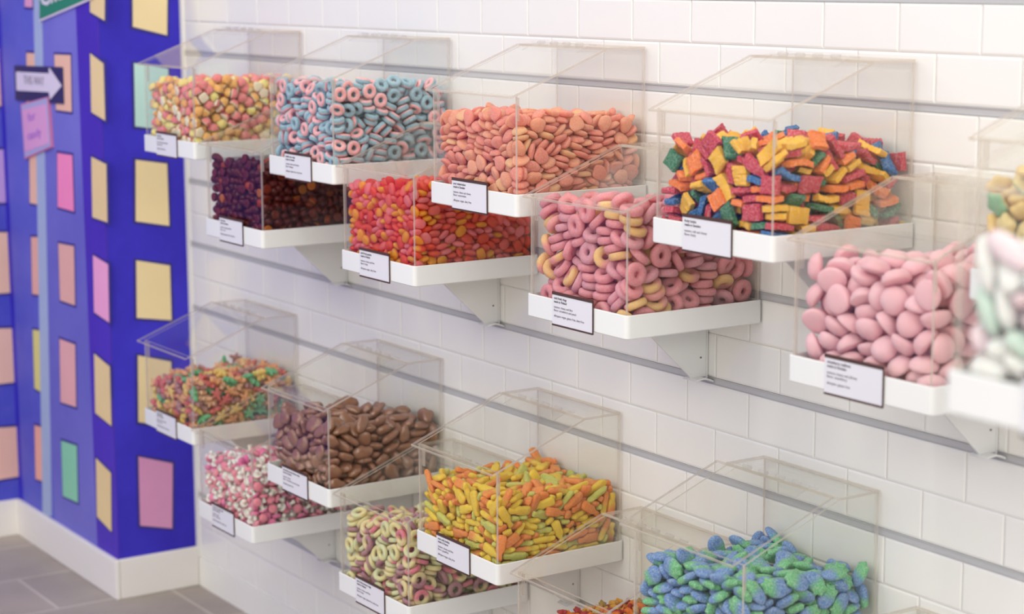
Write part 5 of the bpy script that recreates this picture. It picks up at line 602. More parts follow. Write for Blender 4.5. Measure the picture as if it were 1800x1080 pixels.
 'C3': (300, [1964041211862277,1968957370257725,1968153132219873,1967078423271626,1672026460711998,1967511249291925,1966191452709875,1965638448700777,1973761161250176,1966488393250427,1973779369751027,1947393455200667,1926026500728501,1771118552549825,1959840464630874,1835031338245200,1958107233231069,1958902198631480,1874033162750503,1956314464071962,1958391211419922,1683026219720000,1459034481285798,1936848503111163,1958808281990175,1960670197419725,1955906390133032,1068039487106500,1959502146440425,1931540529400426,1938093534033423,1496058541660406,1948257159969920,1952961157898001,1487024199759700,1639032151249701,1257033248300299,1796362535550587,1404432528740126,1101024162744600,1957373393219680,1735790517990157,1564044498037018,1564031396249500,1949583453081469,1958453112975425,1061957519031505,1602146530939757,1957760110480175,1214048308071734,1822057384115707,1268873514000034,1937253333860517,1903714526459624,1186046473950201,1123889516490200,1096040244075500,1920757480033798,1949703403220381,1598597521651619,1624683524600205,1100319514329373,1771065248166517,1940709344020382,1915200531914985,1640042310989900,1192470500239475,1328624501851081,1928376276519915,1336055337878788,1890545534139875,1156053526960447,1905056398940394,1190974522299600,1453305511935478,1903287480840647,1641040093920250,1443043252469996,1918075318940943,1803465541960598,1312042160000151,1909252278930110,1129651465981086,1915164327449105,1912693306984712,1431543515069884,1912296345070261,1836403524874502,1896898519039917,1099570517985289,1906251191009708,1347088408360518,1942194283008412,1398050063090903,1093052287440704,1606430512980014,1527559528089742,1934467429869517,1916165456021264,1080483498870428,1904240240054604,1356829495559504,1900585308014997,1920129285934289,1364251507985477,1937680149370378,1928632351290336,1907400470061555,1851202542960328,1909726208950944,1912478334884989,1909140373060655,1206199513120550,1317054276359593,1909788240990162,1094051385075997,1175059081890606,1949303078869823,1906106159999506,1915178185981057,1909633264924494,1519339510529887,1901308123980255,1973586074260674,1783026068794100,1340918504920044,1826093249170919,1150100300100024,1924532462038895,1435169533460097,1716605522870052,1901350307980157,1807073474086015,1337085490124078,1060671469961181,1429954434831460,1683334512060082,1883061099040193,1415072282040042,1625744504480692,1903368153034603,1890075461770711,1907655222579891,1893797204994800,1220257478133606,1298097438939477,1082075082120610,1518077263230037,1228070501070143,1904254386010242,1895090240110729,1917967422718199,1906444218959302,1138097379120228,1330092234024324,1926927282926473,1409059342770091,1899820379044402,1904864335219200,1907308223939305,1041074331968775,1111113487116692,1902892118880454,1912541228509510,1414096385959570,1765103105459872,1025519490730375,1286091344079274,1037215487330573,1731080263709762,1195092403940821,1903335514009291,1709106523839827,1651915459988830,1908890402159495,1752109453030320,1829090520069489,1676091360460085,1786652514580389,1254700502875802,1042130495010974,1963128076350124,1488101148910176,1286106131019826,1768092407980604,1964895074879924,1132077154259895,1082091209499714,1546098339010084,1304490501950171,1470081313050240,1864706257059899,1620084362740235,1878565349025094,1456097408919471,1218099123470224,1424097159990576,1913436177070067,1410090530916020,1206339489050551,1764926497559998,1377905460009212,1118781456160975,1786086151400618,1874144469089494,1871085194009485,1779538522904595,1280096095539917,1629875498040544,1239099366940721,1791712494949946,1282090400969269,1154245479831163,1539101106970073,1863860187975099,1691536526549497,1569108254019984,1078159462240574,1900466458959000,1876374220994501,1890698452618993,1914133072090272,1876599204939643,1252855454010813,1878572143459799,1455811489540375,1211133495229898,1389526478630917,1217667456830685,1510526490700089,1306275492920072,1241471486000174,1383302485429730,1488476489519990,1458710516559787,1872522287934596,1549838483930343,1552116154975222,1875426326029015,1354126496119639,1712423498989978,1102591473989943,1868804316949795,1239758491350000,1527024043750400,1050865476139530,1871211398890642,1860205451509012,1910194120440017,1379122205999826,1880576259049890,1245126276489701,1880598092960332,1706102179055609,1846929186030056,1516959433733904,1111688443016269,1473124107035322,1835118076965575,1298099189050507,1861663167000034,1515123483109842,1318944443141190,1654072138839901,1356115130055083,1860341353004718,1562376480994992,1216599460300184,1918649058050164,1678163239010468,1843645461100346,1615103181970115,1874933349869143,1685088394019456,1738150506220077,1871567460920828,1562763479079445,1345097066999867,1876868259559382,1844449281519696,1671854464580007,1504191510924896,1804461505450494,1715094068954917,1864473154960572,1452095223110992,1176151335039929,1877625387949937,1846785452308503,1081919442049437,1783551303590087,1256913471950092,1191096200050996,1088409458986007,1848202498960429,1871373056459508,1449132060060131,1121156139044991,1860474244024502,1585126221509914,1771749233949653,1789123309984893,1722132337540078,1522082373970550,1466136440060526,1887857438479116,1383356443985213,1635182477059763,1349457456679724,1283337469459974,1132448477950131,1148891464960128,1848262085075112,1775626141015104,1890714121009925,1187151195290359,1080179255959726,1271687418019692,1817736355929984,1780251463529875,1439199456930006,1101031042244900,1898961039670098,1807953084670696,1757505039994707,1911501063030037,1861347102519908,1874852071470015,1832969145740700,1907749074950223,1799920129639497,1834969236755000,1289193242060268,1782198240059136,1850791272999889,1830294255120120,1204194294960230,1815897285060004,1774711285950042,1796353338060221,1899702391159582,1864462391640167,1401136425939671,1789238509430324,1806749460849534,1836952453189345,1167712409969213,1440610484659896,1292572466170175,1107227303440788,1751531248990895,1693111259859762,1543121297999946,1443170330025311,1801201338979841,1040173420069726,1387976393255800,1044346444240819,1797838367759804,1184173465274599,1798371462830612,1702737440031182,1666394473000184,1036879437640225,1404723448990584,1805853482170299,1430396473470394]),
 'C4': (143, [2938268557190417,2927602513938949,2948430571630721,1957666440781475,1927140554991304,2313040553255400,1933944524963217,1971749365758826,2113040454259100,2908042468260702,1935740557994923,1301073320889060,1950370458130275,2936957376687304,2623328578859166,2774194595580295,1031599519718376,2715064478950751,1549072593500194,2232200558866321,2930482466870517,1917055548150445,1540088421979568,1707090580095620,1194062393059601,1922752477360214,1620177587010381,2686727530920621,2618078532045201,1812069574020845,1175942559089052,1514063354479300,2157096571009872,2428065515009102,1093739527149358,2921444401954692,2671475559460326,2960531350750475,1383783527849619,2405136576490011,2553704525909147,2911886398920493,2618616541890243,1936853323009727,1225354541410481,2028096342759675,2229761491889664,2906127465980006,1510079497024782,2203517520019967,2228068261010053,2087065214979702,1080079267959910,2453082403005282,2630089382279928,2223869513080259,1413094446020277,2808477574024602,1398093341010371,2324950492128461,2413434569054219,1805089450430582,1090099529029555,2309242555059984,1818874502841470,2331094390999779,2896840494899068,1933258385048792,1762914505119714,1208083485899177,1881247436579195,1307094458559675,1030937484637786,2079840505969607,1306457525936074,2125727476371110,1435895491000082,1217083343065675,1120946482068273,1114094328969776,2815253563529504,2497769522989352,2883594406019929,2594476522630021,2906667349070033,2719387528970530,2552838486993813,1723111414970494,1725101335978753,2807730510000107,2179312515115688,2919138414994491,2096362513541210,1108194519285702,1901334511479718,2797611525549904,2836382468960988,1448217525040772,2708969477225800,2630152482900256,1655913457389684,2853369555529789,2934861281005177,1856360380469591,1548278557069841,1345306523539781,1047740446319673,1337167517519889,1064124428085780,1209375469965876,2882525338000274,2248118514111132,1664660492090457,2869177515030521,2110116472480705,1407069271006169,1758179515460290,1504892435099311,1088245498869351,1643251485050585,2184489457589592,2320846484100319,1092540477040160,2129651468889800,1367234403900228,1685246551040167,2290243458069724,2883767409044878,2765462346440797,2444164257020198,1372224294048870,2535071301529496,1573214450450277,2449246401499415,2818680345410389,2788561386954921,2224207390141223,2806189405920440,1852653467479791,1355144222460710,1921724290450588,2790253458999803,1151190366105822,2829268342909876,1062579416040476,2852500525549801,1530170367100899,1778462405989437,2552178524119766,1681545496559389,1822940292419602,1702357310249026,2786922434074909,2049187251139126,2732585435070160,1057256412599923,1688444470489904,2829516465450173,2729324499519695,1586379527316301]),
 'D1': (224, [1961063441882286,1961196227781475,1960428195132709,1961106160240326,1960051306281223,1954066545915114,1954284227913522,1954206380160257,1946184306120310,1741045249629322,1954302120540604,1130045539550795,1954131489688713,1683045601738784,1954359239016616,1943115236539317,1862045122924715,1932045370965874,1916051188030267,1657114610250601,1953512175124586,1948646128073988,1950118340000353,1916393144260769,1950443276273398,1553045328936500,1954281383904618,1909039492172488,1820052555020066,1953253304858434,1384043501249709,1347045320981308,1432088604619222,1824130578299182,1212039404209004,1739045555118976,1643285619820935,1323042550948229,1950232159964289,1694239587856895,1484045575999188,1588051192066292,1951463125033907,1049048355060944,1736051330320180,1701045108925581,1910045257110926,1810045176826512,1493045216940602,1823045458758718,1400045419571900,1688045477589519,1443050364028895,1863046393808077,1955189099266914,1561051547449415,1950393324884398,1582050480758770,1206045189580203,1297045224570300,1859048313369930,1927583176019490,1133044159239511,1368055242240884,1420045126849882,1530202615920312,1762039403306397,1185045481015984,1947148563560300,1605044111120992,1354041162269594,1931122406988220,1045052422095015,1633042425320303,1720150587849488,1918320309060259,1487050424379873,1307045470937800,1953047104108904,1536045153208836,1193045329649887,1517280593930403,1051045132915405,1949826132019925,1944955132155889,1272045348930305,1061050506833285,1462049491035527,1954585095950631,1867551218702121,1151047255050350,1073306529360117,1045049275920184,1665051352976007,1925330185920279,1922161171300008,1874390284479194,1495045289799381,1288562552194906,1201055115761489,1118048319021414,1625050297064606,1472359598011198,1276044147161484,1338440582541407,1728060177956808,1269431573049236,1494044085958633,1385486536390524,1879658156790105,1666051248988904,1204164552937161,1310045078379964,1950203454054614,1535112583670715,1041148503820730,1954380088050659,1760064480915815,1907113106079710,1238051271045618,1559062407649004,1343053396128231,1880797114130577,1954710076095085,1641065536761303,1890533114964777,1263355555733285,1954737164799005,1256056507133707,1106418529024710,1554077258760599,1875207258069735,1875092535107994,1872950115031849,1083064213820643,1760209555509505,1271276544957617,1877230331816008,1956538280789967,1875174432891069,1656073167760595,1954601237430280,1828119141040077,1767113541238700,1055046045131497,1875274043044195,1892872114014521,1875399212079724,1875728150081157,1428076194129377,1877151356076502,1892123284660375,1880448108520401,1897487265228021,1868300362761724,1478155577550791,1889911045180427,1138068404040041,1073614505234302,1879264194430070,1877327244489314,1850071234932084,1163044045991882,1873099445371703,1868141209113918,1591224565885393,1742048045179534,1167117505349510,1880624081996778,1879251120308290,1045478506793596,1784067104954680,1602144569509694,1947510069980146,1564119370339726,1821199514590598,1862212571015905,1825049045849161,1875180122899150,1225119137920280,1435078287233714,1794076285730537,1114071464025003,1288135549118461,1247048039984716,1499121038470105,1801343567903723,1218540507900229,1048389493120532,1876381365459424,1620127502511097,1321207542439525,1786125197939250,1304116200131452,1874476186074610,1356120293065781,1424046049661575,1895559045941768,1869837050691124,1116082092690318,1154113215106783,1942675207530013,1091116367085085,1443296569638297,1899054049927022,1314114045131453,1770125330964372,1265092423091140,1446540552003892,1336625548558391,1879344086904897,1893196048875900,1820132491733894,1816097383166722,1468223541419104,1891165505369173,1666183537560886,1401181555904609,1647052039015417,1234125208188822,1426109460110807,1711128498840171,1329371514984090,1198362509064312,1950132038985303,1874405042014308,1872492045858820,1611125045161077,1555103088280204,1654128114928388,1879620224052973,1709088428038808,1340114498283209,1542175527760559,1318517505859949,1244623525778567,1399398553974197,1421106538891474,1904761045068318,1855124038489811,1881682064343506,1736125116938881,1373125202808929,1611121223499878,1212121287669892,1694121218886403,1285125266084903,1703120287519976,1045121313429830,1396115376080864,1671125385110608,1139533526301174,1750404603939111,1245129061834107,1954876049866599,1945643037519976,1952436045138605,1166127050013233,1699113045170804,1782125059980962,1045113098489213,1368095103090660,1954951046904915,1303125123001559,1584131152230252,1913788191810270,1951951209874212,1474131233856991,1942880180450215,1960753244057946,1082128255825800,1138124301906024,1869706228156786,1953662291449975,1956485340859269,1871459341651317,1951603329986383,1510125298659509,1307117345935183,1919338411176212,1045128425619890,1954417396198662,1200126362579619,1762480578350484,1620662551230236,1836286539909190,1949282459419200,1495629542858823,1888247490691119,1125352489500694,1737559573109605,1802565533738792,1883351579990195,1128270495900678,1116453467063687,1300603474539784,1377572511489605,1510106510659600,1905274566501804,1335729540258767,1553695545440584,1373308542966622,1207263498360925,1960220539052808,1245698532934315,1553604573916512,1409760546961120,1435614555834489,1162824508570329,1686614566390890,1598757567099890,1205878499220386,1104951504904689,1954394589430075,1273860526830554,1179467517044106,1075833495025088,1337820541569082,1077544497895099,1494770545678914,1138888530669666,1199760530135717,1158695509860281,1278772550918740]),
 'D2': (178, [2972094289751825,2972404158252075,2972115148258275,2972626151807570,2843027594756900,1562027409259600,2141070614950365,2862027206255100,1744027453753600,2342027430250300,2930062515011486,2617027604746700,1940195242390783,2911052432008328,2071027345262401,2742045625882118,2474066209894813,2928321265133589,1929065194759035,1935462258915519,1927070363569897,2475072621030408,1927279186979973,1927244352025104,1928382320969772,2972072614750025,1287067538100604,1492027093758000,1102246600924481,2448047368181097,2587367653480294,2892072116965121,2891050669180246,1382259625520296,2071055271906288,1674087694924789,2816065388599704,1899082703350195,2755070252954712,1511072304649873,1925290145030218,1916177147689961,1928521172059695,1198072276005184,2301066212166091,2358063593905882,2072069530930252,1607073106005116,1917141412950107,1651072182000189,2372063284051817,1157072370127637,1962167696801126,1200027072753100,2249083126019264,1927313103045079,1896222309040248,1908154449950109,2168095540870737,1879082275034688,2927296395520107,1410074167951774,2072072468489805,2218062451610697,1117186567920634,1072027072251900,2899373242418087,1105078149499687,1647072340490078,2971729072278123,2801065340589408,1627072262005196,2889601154949240,1644072301510022,2819072516030504,2402066562129693,2071069573999326,1576075517940393,2075072429000242,2321072261996812,1459067545890646,1525078482985623,2186072235510001,2682072379000404,2135386569890188,1503300629500111,1694078535519889,2741072091974296,1890126338934802,1269069345929225,2731072137029597,1088078188470221,2407412607359282,2399474617849689,1132493551050928,1282102066499990,2470092445449773,2500108109017106,1947931070190331,1902465233590520,1933594232439617,1928479078040367,2604074066009974,1325182580920171,1705159643659513,2354109483429215,1786117673880092,2237068376600778,2924279437530197,1072708566974979,1027188561758975,1805068058080951,1928813096090754,1928611066000075,2928406359020512,1761089201999547,2261078509976290,1723087622195609,1859489097974497,1781261671974392,2618104223490075,1076096352066317,1346132427610274,2823350185148456,2159066072746501,2928215066000006,1212103172430398,1972517320757825,1850111593459976,2824609103935682,1647088470959415,2388081108896591,2736138429499406,1860420128070182,1819275275530906,1892696091439406,1169248559590573,2928072066000087,2027141111250825,2814286186191035,1617123143990092,1917155491049667,1642236644055222,2791126489040993,2902715149054612,2826168266016229,2445146397900883,1365348591960182,2821226412470284,1694349648419217,1520193611099669,1599088598199899,2824317371030029,1669231612024598,2072354537019177,2806710066340121,1860171209979603,1872230668044715,1823259072791208,1779458106758075,2828115559970392,2060595514159489,2929351058490594,1818148062860008,1459123292121056,1896155618999562,2071129026000001,2289174257660710,1764112323580689,2201155354871358,2683108448589783,1308177159501395,1760206221806607,2071155292129603,1756199349098360,2317140350469011,2793226607540293,1276194562059432,2805184077048778,1836928054049977,1859834132975376,2071220204737902,1824426295551182,1182169455043608,1261167510110113,1232388554070916,1061645488931451,2302074026000066,2397158059980428,2522192065891367,1807175150030552,1808562154121572,2972928179751625,1328584557591405,1429092027010069,1861369030980076,1079221072257700,1779824072752375,2683178087069761,1859888100989722,1664199155180047,1551153182004800,2815433203501001,2837822166009612,2441176173074014,1861700194974377,2824753221969582,2937810203018260,1934928199757525,2885591253033907,1189189332179402,1929696257986121,1815526290924388,2426207327858741,2897520332935812,1413137373915913,1072164401944804,2815219487610109,2928279478974813,2152157478874384,1603169534510313,1476145507429708,1658164569029851,1768338611050594,2851338631965797,2443194560060219,2684466600400520,2325924514619720,2637516593064097,1261867479766489,1072816461733197,1085895464037937,2652607628949701,1580488642960925,1964296688701619,1212800513760768,2072317512035824,1259627536976598,1138837505868483,1403750555410000,2375687542139158,1110973469758400,1088781541659301,1415583580179826,1314480563830693,2171897501771136,1326892551909358,1371555553121110,2078908554035217,1501636582419112,2286770546400085,2751492648950704]),
 'D3': (61, [1305729434019538,1075519411020183,1061426420015597,1041314424409608,1070714416989915,1250817423959458,1319663435990401,1044646421410287,1063770414870616,1141677411960101,1237450446979789,1169614408950452,1113845399040671,1109568421510289,1271605427949812,1033854384986962,1177557418060141,1183776400157892,1188401429119772,1306562429000264,1244541420069853,1021528391261326,1038963371060602,1043910375129715,1086639390279819,1131776386135088,1078749380889966,1063368390739882,1023366389239926,1366727421773594,1233695403640906,1064685379019254,1270486426940441,1071808369980029,1178711388090677,1060581392027787,1388636429224298,1258379440214010,1252913413019303,1286740401090699,1177915406080068,1122718382009248,1156336414070481,1277688410996895,1442610435986492,1310870414060242,1493655455920275,1041481387105210,1310648408005397,1076877380319918,1204473412010503,1213806396031084,1170547392034677,1034727387671214,1219860394861090,1040427375990000,1034640385560723,1336696400990244,1126928379149808,1410567431191227,1359499437810349,1078537375990143,1118588377000043,1364594417891145,1022791386057644,1273786387009794,1243641403060907,1137650377980022,1182840382099923,1136869371010082,1199641383009913,1380886406400609,1475830420680139,1129513390629925,1163977388221198,1413841408989228,1450928412331112,1386934402195097,1437788419019145,1103460387859893,1281845394489897,1444876412679798,1304959381990136,1104964380560501,1420966407026603,1206912375000251,1486772432801215,1528967448855101,1336928419160388,1497864440990052,1283960414950739,1571784464990150,1421742446020176,1396907438020012]),
 'E1': (20, [1061053481351994,1156049541190798,2072055324321595,3090057132100199,3143064345861692,2151076464061087,3048090232689726,1159101208830167,2239071137065808,2239081218919363,1107139102969796,1212108367549678,1073134327716592,1159217256999857,2060169473311017,1169142419979797,1195109054899618,3120209040000152,1092211349189538,3046271273220375,3939911050975477,3943428053390125,2650074040000059,3075083049499683,1945104063460623,1809055040000053,3416087040009919,3710268045004992,1770782040000067,3806940044005001,3839182044005099,3290077047950312,2526094044010318,1707339108490288,3771085103960622,3817681046035016,1927567100079216,3679175061764899,1936263055034580,1762671105560174,2923929142588990,2945353132389522,3678089130189720,2955126198271727,1955734071759275,2944812126944477,3886426116280072,2881805061289679,1901210124960559,1822255101709962,3813496067429019,2800384114400429,2865636128790661,2815856125179617,1574135165979756,2354071179109960,1414064122144706,2893080145659587,1919331197034214,2553053128229456,2796109174064683,3853194187944787,1853762148014820,3949314293309521,3922588186979314,2726229173097690,1779790193820461,3678956220196503,2816174242920232,1811500160649781,1758678180994604,2690044212805499,3436041247722097,1753310180680095,1657765204954624,2276186229031138,3702133221060346,1526084243039789,3904060260588298,2818960217251200,3373210190085781,1849573222099490,1941479216680669,2942840251322811,1946210244411122,1777803274040261,2728663246529987,3338083251950314,3786049279320701,3664079307934082,2774130310489285,3477143295950012,3914736206010292,1874258257850729,3807507254031064,2903043380758998,1851411244720017,1459051359119147,1659201268043696,1917917225070862,3855678256560592,1242098296979583,1903768296030947,2405466454949634,1865159335139687,3591126316090065,2727541285020269,1746887245110300,2728257363580391,2356091333025821,1802291296970263,1829901339209272,2740634343070149,3958184362750326,1955670329181772,3915436301939762,3958472465249774,1910578309014887,3925931322981163,1956416377209874,1714718320179901,2472127391125794,1654821298089526,1787068401049393,1876469378780113,3742830337000525,1775170392080291,3433060459050898,1898817364084405,2882322355930376,1706358429570086,2592064389050305,1893626370024587,3848723387179652,1839546391051250,1888931405929743,1905242415040659,1808616420949909,2779438471510705,3895050506854901,3803222466749938,3288056470850847,2890318450319707,2506164440135290,2578298457010307,1428317483035019,2813560482904215,3672044450785501,1856807443935314,2897113447450198,1846377448749558,3938190495480077,3372398505050365,2458565500039134,3656141418110043,3186388433200417,1956890468320375,3162236464040223,2861502503028738,1753960474254800,1650448481038780,3942717458080574,2484201537923879,3669242463945210,2278296478009491,2702757437480299,3620054558885001,2148953529235296,1521452525194894,1938580500908484,3194151538429881,2799892486276300,1242464508010254,2562070483280160,2602518489859405,1907387528239889,1564268531940192,2638770508004674,1858709494899615,1343865504690182,3915664541600703,2547613486929038,1086269516420114,2838307528490378,2235620493834505,2734165479975987,1369680506540178,2454711486370078,3702849551939435,3278170494539485,2244363525999701,1703858461049687,1928472569320284,2721648502550174,2078875512519984,2074482492929985,1465086530965512,3890908530009876,1712481540880604,2803773528005418,3570180507298383,1593922515050292,2838150537159994,3165672509710360,3551801520799920,3927261560089835,2675338515829754,2406904484619881,3236544497658412,2747094512915696,2390186511560982,3620587546930408]),
}
